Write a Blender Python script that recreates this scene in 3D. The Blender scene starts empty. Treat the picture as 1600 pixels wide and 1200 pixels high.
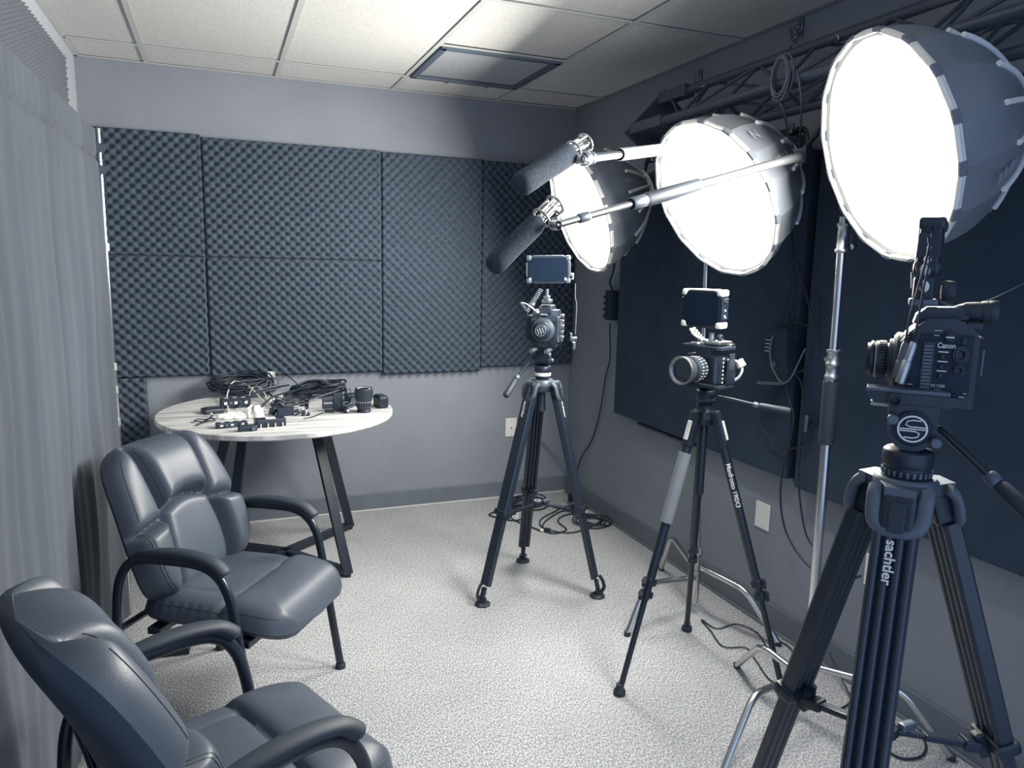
import bpy, bmesh, math, random
from mathutils import Vector, Matrix, Quaternion
random.seed(7)
PI = math.pi
S = bpy.context.scene
C = S.collection
V = Vector

# ------------------------------------------------------------------ camera
FPX = 1154.6
CAM = V((0, 0, 1.4587))
RT = V((0.93030021, -0.36616795, 0.0215069)); UP = V((0.03837742, 0.15548013, 0.98709326)); FW = V((0.36478582, 0.91746769, -0.15869578))
cd = bpy.data.cameras.new('camera'); cam = bpy.data.objects.new('camera', cd); C.objects.link(cam)
cd.sensor_width = 36; cd.lens = FPX / 1600 * 36; cd.clip_start = 0.05
m = Matrix((RT, UP, -FW)).transposed().to_4x4(); m.translation = CAM
cam.matrix_world = m
S.camera = cam
def ray(x, y): return FW + RT * ((x - 800) / FPX) - UP * ((y - 600) / FPX)
def at(x, y, axis, val):                       # a pixel carried onto a real plane of the room
    d = ray(x, y); return CAM + d * ((val - CAM[axis]) / d[axis])
def atd(x, y, D): return CAM + ray(x, y) * D

# ------------------------------------------------------------------ world and exposure
w = bpy.data.worlds.new('world'); S.world = w; w.use_nodes = True
w.node_tree.nodes['Background'].inputs[0].default_value = (0.46, 0.62, 0.95, 1)
w.node_tree.nodes['Background'].inputs[1].default_value = 1.45
S.view_settings.view_transform = 'Standard'; S.view_settings.look = 'None'
S.view_settings.gamma = 1; S.view_settings.use_curve_mapping = False
S.view_settings.exposure = 0.0
LAMP_W = 43.0            # watts of each softbox
LAMP_COL = (1.0, 0.965, 0.89)

# ------------------------------------------------------------------ materials
def mat(name, col, rough=0.6, metal=0.0, spec=0.5, noise=None, bump=None, emit=None, sheen=0, aniso=None, coat=0):
    m = bpy.data.materials.new(name); m.use_nodes = True
    nt = m.node_tree; b = nt.nodes['Principled BSDF']
    b.inputs['Base Color'].default_value = (*col, 1); b.inputs['Roughness'].default_value = rough
    b.inputs['Metallic'].default_value = metal; b.inputs['Specular IOR Level'].default_value = spec
    if sheen: b.inputs['Sheen Weight'].default_value = sheen
    if coat: b.inputs['Coat Weight'].default_value = coat
    tc = nt.nodes.new('ShaderNodeTexCoord')
    if noise:                                  # (scale, amount, detail, stretch)
        sc, am, det, st = noise
        mp = nt.nodes.new('ShaderNodeMapping'); mp.inputs['Scale'].default_value = st
        n = nt.nodes.new('ShaderNodeTexNoise'); n.inputs['Scale'].default_value = sc; n.inputs['Detail'].default_value = det
        r = nt.nodes.new('ShaderNodeValToRGB')
        r.color_ramp.elements[0].position = 0.32; r.color_ramp.elements[1].position = 0.68
        r.color_ramp.elements[0].color = (*[c * (1 - am) for c in col], 1)
        r.color_ramp.elements[1].color = (*[min(1, c * (1 + am)) for c in col], 1)
        nt.links.new(tc.outputs['Object'], mp.inputs[0]); nt.links.new(mp.outputs[0], n.inputs['Vector'])
        nt.links.new(n.outputs['Fac'], r.inputs[0]); nt.links.new(r.outputs[0], b.inputs['Base Color'])
    if bump:                                   # (scale, strength, distance)
        n2 = nt.nodes.new('ShaderNodeTexNoise'); n2.inputs['Scale'].default_value = bump[0]; n2.inputs['Detail'].default_value = 4
        bp = nt.nodes.new('ShaderNodeBump'); bp.inputs['Strength'].default_value = bump[1]; bp.inputs['Distance'].default_value = bump[2]
        nt.links.new(tc.outputs['Object'], n2.inputs['Vector']); nt.links.new(n2.outputs['Fac'], bp.inputs['Height'])
        nt.links.new(bp.outputs[0], b.inputs['Normal'])
    if emit: b.inputs['Emission Color'].default_value = (*emit[0], 1); b.inputs['Emission Strength'].default_value = emit[1]
    return m
M = dict(
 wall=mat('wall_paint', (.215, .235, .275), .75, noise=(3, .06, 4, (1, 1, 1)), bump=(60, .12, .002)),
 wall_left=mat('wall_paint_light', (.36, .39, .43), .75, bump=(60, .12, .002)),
 base=mat('vinyl_baseboard', (.135, .155, .185), .5, noise=(6, .08, 3, (1, 1, 1))),
 tile=mat('ceiling_tile_board', (.57, .57, .555), .9, noise=(170, .13, 2, (1, 1, 1)), bump=(120, .35, .002)),
 grid=mat('ceiling_grid_metal', (.50, .51, .51), .5),
 frame=mat('vent_frame', (.075, .10, .14), .5),
 lens_panel=mat('vent_mesh', (.36, .38, .41), .55, noise=(300, .25, 2, (1, .15, 1))),
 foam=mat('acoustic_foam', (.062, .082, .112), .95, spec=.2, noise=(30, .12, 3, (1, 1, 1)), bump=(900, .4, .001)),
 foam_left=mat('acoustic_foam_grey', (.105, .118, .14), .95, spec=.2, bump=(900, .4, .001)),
 curtain=mat('curtain_cloth', (.060, .071, .090), .9, spec=.2, sheen=.15, noise=(4, .14, 5, (1, 1, .35)), bump=(500, .3, .001)),
 leather=mat('grey_blue_leather', (.050, .064, .088), .44, spec=.5, noise=(7, .10, 4, (1, 1, 1)), bump=(240, .22, .0012)),
 stitch=mat('stitching_thread', (.025, .034, .05), .7),
 black=mat('black_plastic', (.011, .019, .034), .42, noise=(25, .15, 3, (1, 1, 1))),
 matte=mat('matte_black', (.018, .028, .045), .8, spec=.3, noise=(40, .12, 3, (1, 1, 1))),
 rubber=mat('black_rubber', (.018, .027, .042), .6),
 steel_black=mat('black_coated_steel', (.008, .015, .028), .32, spec=.6),
 carbon=mat('carbon_tube', (.014, .023, .038), .35, spec=.6),
 casting=mat('grey_casting', (.10, .125, .16), .45, metal=.4),
 loop=mat('grey_rubber_handle', (.085, .105, .135), .5),
 chrome=mat('chromed_steel', (.62, .63, .63), .22, metal=1.0),
 chrome_dull=mat('brushed_steel', (.42, .44, .46), .38, metal=1.0),
 white=mat('white_plastic', (.72, .72, .69), .45),
 cream=mat('white_cloth', (.78, .77, .73), .85, bump=(80, .4, .004)),
 panel=mat('navy_fabric_panel', (.036, .054, .084), .95, spec=.15, noise=(9, .10, 4, (1, 1, 1)), bump=(700, .3, .001)),
 wood=None,
 glass=mat('screen_glass', (.008, .015, .030), .15, spec=.12),
 lensglass=mat('lens_glass', (.01, .02, .04), .03, spec=1.0, coat=1),
 shell=mat('softbox_cloth', (.20, .22, .25), .6, spec=.4, noise=(6, .12, 4, (1, 1, 1)), bump=(30, .15, .003)),
 strip=mat('light_grey_webbing', (.78, .78, .77), .7),
 rimw=mat('white_rim_tape', (.80, .79, .75), .6),
 rimg=mat('grey_rim_pocket', (.14, .165, .20), .7),
 diff=mat('white_diffuser_cloth', (.85, .84, .80), .8, emit=((1, .965, .90), 1.2)),
 foamgrey=mat('grey_foam_grip', (.17, .19, .22), .9, bump=(300, .5, .001)),
 wind=mat('windscreen_foam', (.042, .052, .068), 1.0, spec=.1, noise=(160, .25, 2, (1, 1, 1)), bump=(500, .6, .001)),
 alu=mat('satin_aluminium', (.26, .28, .30), .35, metal=.9),
 cable=mat('black_cable', (.012, .020, .036), .45),
 cable_grey=mat('grey_cable', (.10, .12, .15), .5),
 cable_white=mat('cream_cable', (.62, .62, .59), .5),
 print_white=mat('white_print', (.68, .69, .68), .6),
 print_grey=mat('grey_print', (.30, .33, .37), .6),
 truss=mat('black_truss_paint', (.050, .065, .095), .45, spec=.5),
 label=mat('paper_label', (.75, .74, .70), .8),
)
# grey wood of the table top: long stretched grain
def wood():
    m = bpy.data.materials.new('grey_wood_laminate'); m.use_nodes = True; nt = m.node_tree; b = nt.nodes['Principled BSDF']
    tc = nt.nodes.new('ShaderNodeTexCoord'); mp = nt.nodes.new('ShaderNodeMapping'); mp.inputs['Scale'].default_value = (2.2, 34, 4)
    mp.inputs['Rotation'].default_value = (0, 0, math.radians(-22))
    n = nt.nodes.new('ShaderNodeTexNoise'); n.inputs['Scale'].default_value = 1.4; n.inputs['Detail'].default_value = 7; n.inputs['Distortion'].default_value = .4
    r = nt.nodes.new('ShaderNodeValToRGB'); e = r.color_ramp.elements
    e[0].position = .30; e[0].color = (.24, .255, .27, 1); e[1].position = .62; e[1].color = (.66, .66, .645, 1)
    nt.links.new(tc.outputs['Object'], mp.inputs[0]); nt.links.new(mp.outputs[0], n.inputs['Vector']); nt.links.new(n.outputs['Fac'], r.inputs[0])
    nt.links.new(r.outputs[0], b.inputs['Base Color']); b.inputs['Roughness'].default_value = .42
    return m
M['wood'] = wood()
M['grip_light'] = mat('light_foam_grip', (.15, .165, .185), .9, bump=(300, .5, .001))
def carpet():
    m = bpy.data.materials.new('speckled_carpet'); m.use_nodes = True; nt = m.node_tree; b = nt.nodes['Principled BSDF']
    tc = nt.nodes.new('ShaderNodeTexCoord')
    def noise(scale, det, st, rot):
        mp = nt.nodes.new('ShaderNodeMapping'); mp.inputs['Scale'].default_value = st; mp.inputs['Rotation'].default_value = (0, 0, rot)
        n = nt.nodes.new('ShaderNodeTexNoise'); n.inputs['Scale'].default_value = scale; n.inputs['Detail'].default_value = det
        n.inputs['Roughness'].default_value = .7
        nt.links.new(tc.outputs['Object'], mp.inputs[0]); nt.links.new(mp.outputs[0], n.inputs['Vector']); return n
    a = noise(215, 3, (1, .55, 1), .35); c = noise(2.2, 3, (1, 1, 1), 0)
    r = nt.nodes.new('ShaderNodeValToRGB'); e = r.color_ramp.elements
    e[0].position = .38; e[0].color = (.15, .17, .20, 1); e[1].position = .62; e[1].color = (.64, .64, .63, 1)
    el = r.color_ramp.elements.new(.5); el.color = (.34, .355, .37, 1)
    mx = nt.nodes.new('ShaderNodeMix'); mx.data_type = 'RGBA'; mx.blend_type = 'MULTIPLY'; mx.inputs[0].default_value = .35
    r2 = nt.nodes.new('ShaderNodeValToRGB'); r2.color_ramp.elements[0].position = .3; r2.color_ramp.elements[0].color = (.6, .6, .6, 1); r2.color_ramp.elements[1].position = .7
    nt.links.new(a.outputs['Fac'], r.inputs[0]); nt.links.new(c.outputs['Fac'], r2.inputs[0])
    nt.links.new(r.outputs[0], mx.inputs[6]); nt.links.new(r2.outputs[0], mx.inputs[7]); nt.links.new(mx.outputs[2], b.inputs['Base Color'])
    bp = nt.nodes.new('ShaderNodeBump'); bp.inputs['Strength'].default_value = .5; bp.inputs['Distance'].default_value = .003
    nt.links.new(a.outputs['Fac'], bp.inputs['Height']); nt.links.new(bp.outputs[0], b.inputs['Normal'])
    b.inputs['Roughness'].default_value = 1; b.inputs['Specular IOR Level'].default_value = .1
    return m
M['carpet'] = carpet()

# ------------------------------------------------------------------ mesh builder
def basis(z, x=None):                          # rotation whose Z axis is z and whose X axis lies near x
    z = V(z).normalized(); x = V(x) if x is not None else (V((1, 0, 0)) if abs(z.x) < .9 else V((0, 1, 0)))
    y = z.cross(x).normalized(); x = y.cross(z).normalized()
    return Matrix((x, y, z)).transposed().to_4x4()
def T(loc, R=None):
    m = Matrix.Translation(V(loc)); return m @ R if R is not None else m
def smooth_path(pts, k=6, closed=False):
    pts = [V(p) for p in pts]; n = len(pts); out = []
    if n < 3: return pts
    rng = range(n if closed else n - 1)
    for i in rng:
        p0 = pts[(i - 1) % n] if (closed or i > 0) else pts[0] * 2 - pts[1]
        p1 = pts[i]; p2 = pts[(i + 1) % n]
        p3 = pts[(i + 2) % n] if (closed or i + 2 < n) else pts[-1] * 2 - pts[-2]
        for j in range(k):
            t = j / k
            out.append(0.5 * ((2 * p1) + (p2 - p0) * t + (2 * p0 - 5 * p1 + 4 * p2 - p3) * t * t + (3 * p1 - p0 - 3 * p2 + p3) * t ** 3))
    if not closed: out.append(pts[-1])
    return out
_bx = {}
MATS = {}
class MB:
    def __init__(s): s.v = []; s.f = []; s.sm = []
    def add(s, vs, fs, M_=None, sm=False):
        o = len(s.v); s.v += [(M_ @ V(p)) if M_ is not None else V(p) for p in vs]
        s.f += [tuple(i + o for i in f) for f in fs]; s.sm += [sm] * len(fs); return s
    def box(s, c, d, M_=None, bev=0, seg=2):
        key = (round(d[0], 4), round(d[1], 4), round(d[2], 4), bev, seg)
        if key not in _bx:
            bm = bmesh.new(); bmesh.ops.create_cube(bm, size=1)
            for v in bm.verts: v.co = V((v.co.x * d[0], v.co.y * d[1], v.co.z * d[2]))
            if bev: bmesh.ops.bevel(bm, geom=bm.edges[:], offset=min(bev, min(d) * .45), segments=seg, profile=.6, affect='EDGES')
            bm.verts.index_update()
            _bx[key] = ([v.co.copy() for v in bm.verts], [tuple(v.index for v in f.verts) for f in bm.faces]); bm.free()
        vs, fs = _bx[key]; mm = Matrix.Translation(V(c)); mm = M_ @ mm if M_ is not None else mm
        return s.add(vs, fs, mm, False)
    def tube(s, pts, r, n=8, closed=False, flat=None, M_=None, caps=True):
        # flat=(k, axis): squash the cross-section by k along that world axis
        P = [V(p) for p in pts]; N = len(P); rs = r if isinstance(r, (list, tuple)) else [r] * N
        if len(rs) != N: rs = [rs[min(len(rs) - 1, int(i * len(rs) / N))] for i in range(N)]
        tg = []
        for i in range(N):
            a = P[(i + 1) % N] if (closed or i < N - 1) else P[i]; b = P[i - 1] if (closed or i > 0) else P[i]
            d = a - b; tg.append(d.normalized() if d.length > 1e-9 else V((0, 0, 1)))
        ref = V((0, 0, 1)) if abs(tg[0].z) < .9 else V((1, 0, 0)); nrm = tg[0].cross(ref).normalized(); vs = []; fs = []
        for i in range(N):
            t = tg[i]; nrm = (nrm - t * nrm.dot(t)); nrm = nrm.normalized() if nrm.length > 1e-6 else t.orthogonal().normalized(); bn = t.cross(nrm)
            for k in range(n):
                a = 2 * PI * k / n; o = (nrm * math.cos(a) + bn * math.sin(a)) * rs[i]
                if flat: ax = V(flat[1]).normalized(); o = o - ax * o.dot(ax) * (1 - flat[0])
                vs.append(P[i] + o)
        for i in range(N if closed else N - 1):
            j = (i + 1) % N
            for k in range(n): fs.append((i * n + k, i * n + (k + 1) % n, j * n + (k + 1) % n, j * n + k))
        s.add(vs, fs, M_, True)
        if caps and not closed:
            s.add([vs[k] for k in range(n)], [tuple(reversed(range(n)))], M_, False)
            s.add([vs[(N - 1) * n + k] for k in range(n)], [tuple(range(n))], M_, False)
        return s
    def rod(s, a, b, r, n=10, M_=None): return s.tube([a, b], r, n, M_=M_)
    def lathe(s, prof, M_=None, n=24, sm=True):    # prof: (radius, height) pairs along Z; repeats make sharp edges
        ring = len(prof) == 4 and abs(prof[0][0] - prof[3][0]) < 1e-6 and prof[1][0] == prof[2][0]
        if ring: prof = list(prof) + [prof[0]]
        vs = []; fs = []; m = len(prof)
        for (r, z) in prof:
            for k in range(n): a = 2 * PI * k / n; vs.append((r * math.cos(a), r * math.sin(a), z))
        for i in range(m - 1):
            if prof[i] == prof[i + 1]: continue
            for k in range(n): fs.append((i * n + k, i * n + (k + 1) % n, (i + 1) * n + (k + 1) % n, (i + 1) * n + k))
        s.add(vs, fs, M_, sm)
        for idx, rev in () if ring else ((0, True), (m - 1, False)):
            if prof[idx][0] > 1e-5:
                ring = [vs[idx * n + k] for k in range(n)]; f = tuple(range(n)); s.add(ring, [tuple(reversed(f)) if rev else f], M_, False)
        return s
    def cyl(s, a, b, r, n=20):
        a = V(a); b = V(b); L = (b - a).length; return s.lathe([(r, 0), (r, L)], T(a, basis(b - a)), n)
    def prism(s, poly, h, M_=None, sm=False):      # polygon in XY, extruded 0..h along Z
        n = len(poly); vs = [(x, y, 0) for x, y in poly] + [(x, y, h) for x, y in poly]
        fs = [tuple(reversed(range(n))), tuple(range(n, 2 * n))]; s.add(vs, fs, M_, False)
        return s.add(vs, [(i, (i + 1) % n, n + (i + 1) % n, n + i) for i in range(n)], M_, sm)
    def grid(s, fn, nu, nv, M_=None, flip=False, sm=True, keep=None):
        vs = [fn(i / nu, j / nv) for j in range(nv + 1) for i in range(nu + 1)]; fs = []
        for j in range(nv):
            for i in range(nu):
                if keep and not keep((i + .5) / nu, (j + .5) / nv): continue
                q = (j * (nu + 1) + i, j * (nu + 1) + i + 1, (j + 1) * (nu + 1) + i + 1, (j + 1) * (nu + 1) + i)
                fs.append(tuple(reversed(q)) if flip else q)
        used = sorted({i for f in fs for i in f}); mp = {o: k for k, o in enumerate(used)}
        return s.add([vs[i] for i in used], [tuple(mp[i] for i in f) for f in fs], M_, sm)
    def build(s, name, m, parent=None, world=False, loc=None):
        me = bpy.data.meshes.new(name); off = V((0, 0, 0))
        if world and parent is not None: off = V(parent.location)
        if loc is not None: off = V(loc)
        inv = MATS[parent.name].inverted() if (world and parent is not None) else None
        vs = [(inv @ p) if inv is not None else (p - off) for p in s.v]
        me.from_pydata([tuple(v) for v in vs], [], s.f); me.polygons.foreach_set('use_smooth', s.sm); me.update()
        if isinstance(m, str): m = M[m]
        me.materials.append(m)
        o = bpy.data.objects.new(name, me); C.objects.link(o)
        if parent is not None: o.parent = parent
        if loc is not None: o.location = loc
        return o
def tag(o, label=None, cat=None, group=None, kind=None):
    if label: o['label'] = label
    if cat: o['category'] = cat
    if group: o['group'] = group
    if kind: o['kind'] = kind
    return o
def root(name, loc, label, cat, group=None, R=None):
    o = bpy.data.objects.new(name, None); C.objects.link(o); o.empty_display_size = .05
    mm = Matrix.Translation(V(loc)); mm = mm @ R if R is not None else mm
    o.matrix_local = mm; MATS[o.name] = mm.copy(); tag(o, label, cat, group); return o
def single(mb, name, m, label, cat, group=None):   # a thing that is one mesh; origin at its base centre
    xs = [v.x for v in mb.v]; ys = [v.y for v in mb.v]; zs = [v.z for v in mb.v]
    o = mb.build(name, m, loc=V(((min(xs) + max(xs)) / 2, (min(ys) + max(ys)) / 2, min(zs)))); return tag(o, label, cat, group)
def struct(mb, name, m): o = mb.build(name, m); o['kind'] = 'structure'; return o
def text(body, size, M_, m, parent, name='lettering', ext=.0006, world=False, align='CENTER', bold=.0):
    cu = bpy.data.curves.new('t', 'FONT'); cu.body = body; cu.size = size; cu.extrude = ext; cu.align_x = align; cu.align_y = 'CENTER'; cu.resolution_u = 3; cu.offset = bold
    o = bpy.data.objects.new('t', cu); C.objects.link(o); dg = bpy.context.evaluated_depsgraph_get(); dg.update()
    me = bpy.data.meshes.new_from_object(o.evaluated_get(dg)); bpy.data.objects.remove(o)
    mb = MB(); mb.add([v.co.copy() for v in me.vertices], [tuple(p.vertices) for p in me.polygons], M_); bpy.data.meshes.remove(me)
    return mb.build(name, m, parent, world)
def frame(o, x, y):                              # placement whose X axis is x, Y axis near y (for lettering)
    x = V(x).normalized(); z = x.cross(V(y)).normalized(); y = z.cross(x)
    mm = Matrix((x, y, z)).transposed().to_4x4(); mm.translation = V(o); return mm

# ------------------------------------------------------------------ room shell
H = 2.4004; YB = 4.230; XR = 2.0756; XL = -.5973; YN = -.55
floor = struct(MB().box(((XL + XR) / 2, (YB + YN) / 2, -.05), (XR - XL + .3, YB - YN + .2, .1)), 'floor', 'carpet')
struct(MB().box(((XL + XR) / 2, YB + .05, H / 2), (XR - XL + .3, .1, H + .1)), 'wall_back', 'wall')
struct(MB().box((XR + .05, (YB + YN) / 2, H / 2), (.1, YB - YN + .2, H + .1)), 'wall_right', 'wall')
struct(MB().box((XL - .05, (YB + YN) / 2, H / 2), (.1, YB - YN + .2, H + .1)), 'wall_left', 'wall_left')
BH = .105
struct(MB().box(((XL + XR) / 2, YB - .006, BH / 2), (XR - XL, .012, BH), bev=.004), 'baseboard_back', 'base')
bbr = tag(bpy.data.objects.new('baseboard_right', None), kind='structure'); C.objects.link(bbr)
y0 = YB - .012
for L in (.66, 1.22, 1.22, 1.22, .4):
    MB().box((XR - .006, y0 - L / 2, BH / 2), (.012, L - .003, BH), bev=.003).build('baseboard_length', 'base', bbr); y0 -= L
# toe strip along the back wall where the carpet stops
struct(MB().box(((XL + XR) / 2, YB - .017, .006), (XR - XL, .012, .012), bev=.004), 'trim_1', 'grid')
struct(MB().box((XR - .017, (YB + YN) / 2, .005), (.012, YB - YN, .010), bev=.004), 'trim_2', 'base')

# suspended ceiling: tiles lie in a grid of T bars
ceil = struct(MB().box(((XL + XR) / 2, (YB + YN) / 2, H + .09), (XR - XL + .3, YB - YN + .2, .06)), 'ceiling', 'tile')
TS = .6096; XA = -.2842; Y1 = 3.9002
xs = [XL, XA, XA + TS, XA + 2 * TS, XA + 3 * TS, XR]
ys = [YB, Y1] + [Y1 - TS * k for k in range(1, 8)]
_tm = {}
def ctile(x0, x1, ya, yb):
    mb = MB().box((0, 0, 0), (x1 - x0 - .012, abs(ya - yb) - .012, .016), bev=.004)
    o = mb.build('ceiling_tile', 'tile', ceil); o.location = ((x0 + x1) / 2, (ya + yb) / 2, H + .012 + random.uniform(-.0015, .0015)); return o
for i in range(5):
    # columns 0..2 take 2x4 ft tiles, the vent column 2x2 ft ones
    rows = [(YB, Y1)] + ([(Y1 - TS * k, Y1 - TS * (k + 1)) for k in range(0, 7)] if i == 3 else [(Y1 - 2 * TS * k, Y1 - 2 * TS * (k + 1)) for k in range(0, 3)] + [(Y1 - 6 * TS, Y1 - 7 * TS)])
    for (a, b) in rows:
        if i == 3 and abs(a - Y1) < 1e-6: continue
        ctile(xs[i], xs[i + 1], a, b)
def bar(x0, x1, ya, yb):
    wdt = .024
    if abs(x0 - x1) < 1e-6: mb = MB().box((x0, (ya + yb) / 2, H - .0015), (wdt, abs(ya - yb), .003)).box((x0, (ya + yb) / 2, H + .014), (.003, abs(ya - yb), .03))
    else: mb = MB().box(((x0 + x1) / 2, ya, H - .002), (abs(x1 - x0) - wdt, wdt, .003))
    return mb.build('grid_bar', 'grid', ceil)
for x in xs[1:5]: bar(x, x, YB, YN)
for i in range(5):
    for k in range(0, 8):
        if i != 3 and k % 2 == 1: continue
        bar(xs[i], xs[i + 1], Y1 - TS * k, 0)
for (a, b) in (((XL, YB), (XR, YB)), ((XL, YB), (XL, YN)), ((XR, YB), (XR, YN))):
    cx = (a[0] + b[0]) / 2; cy = (a[1] + b[1]) / 2
    if a[1] == b[1]: mb = MB().box((cx, cy - .009, H - .002), (XR - XL, .018, .003))
    else: mb = MB().box((cx + (.009 if a[0] < 0 else -.009), cy, H - .002), (.018, YB - YN, .003))
    mb.build('wall_angle', 'grid' if a[0] < 0 or a[1] == b[1] else 'wall', ceil)
# the dark return air vent
vc = ((xs[3] + xs[4]) / 2, Y1 - TS / 2, H)
vent = root('ceiling_vent', vc, 'dark square air vent set flush in the white tiled ceiling', 'vent')
mb = MB(); hs = TS / 2 - .014
for sx, sy, dx, dy in ((0, 1, 2 * hs, .03), (0, -1, 2 * hs, .03), (1, 0, .03, 2 * hs), (-1, 0, .03, 2 * hs)):
    mb.box((sx * (hs - .015), sy * (hs - .015), -.006), (dx, dy, .014), bev=.004)
mb.build('vent_frame', 'frame', vent)
MB().box((0, 0, .006), (2 * hs - .04, 2 * hs - .04, .006)).build('vent_mesh', 'lens_panel', vent)
for sx in (-.1, .12): MB().box((sx, hs - .008, -.015), (.02, .012, .008), bev=.002).build('latch', 'frame', vent)

# ------------------------------------------------------------------ acoustic foam
def egg(name, o, ux, n, wdt, hgt, p, amp, m, label, group=None, phase=0.0, ragged=0):
    # o: lower left corner on the wall, ux: unit vector along the wall, n: outward
    o = V(o); ux = V(ux); n = V(n); nu = max(8, int(wdt / p * 8)); nv = max(8, int(hgt / p * 8)); uz = V((0, 0, 1))
    base = .018
    def h(u, v):
        x = u * wdt; z = v * hgt; e = min(x, wdt - x, z, hgt - z)
        q = .5 + .5 * math.cos(2 * PI * x / p + phase) * math.cos(2 * PI * z / p)
        k = 1 if e > .004 else .35
        return base + amp * (q ** .6) * k
    mb = MB(); mb.grid(lambda u, v: o + ux * (u * wdt) + uz * (v * hgt) + n * h(u, v), nu, nv, flip=(ux.cross(uz).dot(n) < 0))
    rim = []
    for i in range(nu): rim.append((i / nu, 0))
    for j in range(nv): rim.append((1, j / nv))
    for i in range(nu, 0, -1): rim.append((i / nu, 1))
    for j in range(nv, 0, -1): rim.append((0, j / nv))
    N = len(rim); a = [o + ux * (u * wdt) + uz * (v * hgt) + n * h(u, v) for u, v in rim]; b = [o + ux * (u * wdt) + uz * (v * hgt) + n * .001 for u, v in rim]
    mb.add(a + b, [(i, N + i, N + (i + 1) % N, (i + 1) % N) for i in range(N)], None, False)
    return single(mb, name, m, label, 'foam panel', group)
X1, NB = (1, 0, 0), (0, -1, 0)
fp = [(-.592, 1.468, .537, .609, 'dark egg-crate foam panel at the top left corner of the back wall'),
      (-.592, .848, .535, .616, 'dark egg-crate foam panel beside the curtain pole, second from the top'),
      (-.592, .235, .228, .609, 'narrow egg-crate foam strip below the others, behind the leather armchair'),
      (-.052, 1.468, .915, .597, 'wide dark egg-crate foam panel above the round table, upper of two'),
      (-.052, .838, .915, .626, 'wide dark egg-crate foam panel directly above the round table, lower of two'),
      (.866, .822, .594, 1.238, 'tall dark egg-crate foam panel between the table and the far camera'),
      (1.463, .845, .600, 1.212, 'tall dark egg-crate foam panel at the right end of the back wall')]
for i, (x, z, wd, hg, lb) in enumerate(fp):
    egg('foam_panel', (x, YB - .001, z), X1, NB, wd, hg, .052, .034, 'foam', lb, 'egg-crate foam panels on the back wall', phase=i * .7)
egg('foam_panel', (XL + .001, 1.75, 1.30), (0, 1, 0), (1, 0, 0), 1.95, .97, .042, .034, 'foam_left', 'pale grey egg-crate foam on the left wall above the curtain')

# ------------------------------------------------------------------ fabric wrapped panels on the right wall
def fpanel(ya, yb, z0, z1, th, label):
    r = root('fabric_panel', (XR - .002, (ya + yb) / 2, z0), label, 'acoustic panel', 'fabric panels on the right wall')
    mb = MB().box((-th / 2, 0, (z1 - z0) / 2), (th, abs(ya - yb), z1 - z0), bev=.006); mb.build('panel', 'panel', r)
    return r
fpanel(3.55, 2.19, .66, 1.90, .05, 'large navy fabric panel on the right wall behind the middle camera')
fpanel(2.14, .72, .645, 1.90, .055, 'large navy fabric panel on the right wall behind the nearest camera')
single(MB().box((XR - .03, 3.05, .650), (.05, .5, .012), bev=.003), 'batten', 'steel_black', 'short black batten under the navy panel behind the middle tripod', 'batten')

# ------------------------------------------------------------------ wall plates
def plate(c, n, ux, wd, hg, label, kind):
    R = frame((0, 0, 0), ux, (0, 0, 1)); r = root('wall_plate', V(c) - V((0, 0, hg / 2)), label, 'wall plate', None, R)
    MB().box((0, hg / 2, .003), (wd, hg, .006), bev=.003).build('plate', 'white', r)
    if kind == 'socket':
        mb = MB().lathe([(.014, .006), (.014, .009), (.011, .0092)], T((0, hg / 2, 0)), 20); mb.build('jack_ring', 'label', r)
        MB().box((0, hg / 2, .0095), (.008, .008, .001)).build('jack', 'black', r)
    for s in (-1, 1): MB().lathe([(.0028, .006), (.0028, .007), (0, .0074)], T((0, hg / 2 + s * hg * .36, 0)), 10).build('screw', 'chrome_dull', r)
    return r
plate((1.680, YB - .001, .452), NB, (1, 0, 0), .075, .119, 'white wall plate with a round jack, behind the far tripod', 'socket')
plate((XR - .001, 2.355, .452), (-1, 0, 0), (0, -1, 0), .085, .112, 'blank white wall plate between the middle tripod and the thick chrome pole', 'blank')
plate((XR - .001, 1.785, .437), (-1, 0, 0), (0, -1, 0), .075, .115, 'white wall plate half hidden behind the nearest tripod', 'socket')

# ------------------------------------------------------------------ curtain on its stand
pole = V((-.420, 3.245, 0)); near = V((-.495, .35, 0)); ax = (near - pole); AL = ax.length; ax = ax / AL; nn = V((ax.y, -ax.x, 0));
if nn.x < 0: nn = -nn
HC = 1.913
def cfold(t, z):                               # t: metres along the rail from the pole
    k = min(1, max(0, (HC - .10 - z) / .5)); amp = .004 + .010 * k
    a = math.sin(t * 38 + 1.2 * math.sin(t * 7)) * .5 + math.sin(t * 21.3 + .7 + .5 * z) * .4 + .35 * math.sin(t * 67 + 2 * math.sin(3 * t))
    if z > HC - .085: a = .45 * math.sin(t * 95 + math.sin(t * 11)); amp = .0032
    dip = -.010 if abs(z - (HC - .088)) < .008 else 0
    wrinkle = .004 * math.sin(z * 9 + t * 5) * math.sin(t * 3.1)
    return amp * a + dip + wrinkle
def cpt(u, v):
    z = .012 + v * (HC - .0); t = u * AL + .045 * math.sin(PI * v) * (1 - u) * 0
    flare = 0
    p = pole + ax * (t - flare * (1 - u) * 2 + .012) + V((0, 0, z))
    return p + nn * (.018 + cfold(t, z))
cur = root('curtain', (pole + near) / 2, 'plain grey cloth curtain hanging along the left wall', 'curtain')
HV = (HC - .088) / HC
MB().grid(cpt, 420, 110, flip=True, keep=lambda u, v: v < .95).build('cloth', 'curtain', cur, world=True)
MB().grid(cpt, 420, 110, flip=True, keep=lambda u, v: v >= .95).build('rod_pocket', 'curtain', cur, world=True)
st = root('backdrop_stand', pole, 'slim metal backdrop stand at the far end of the grey curtain', 'stand')
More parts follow.
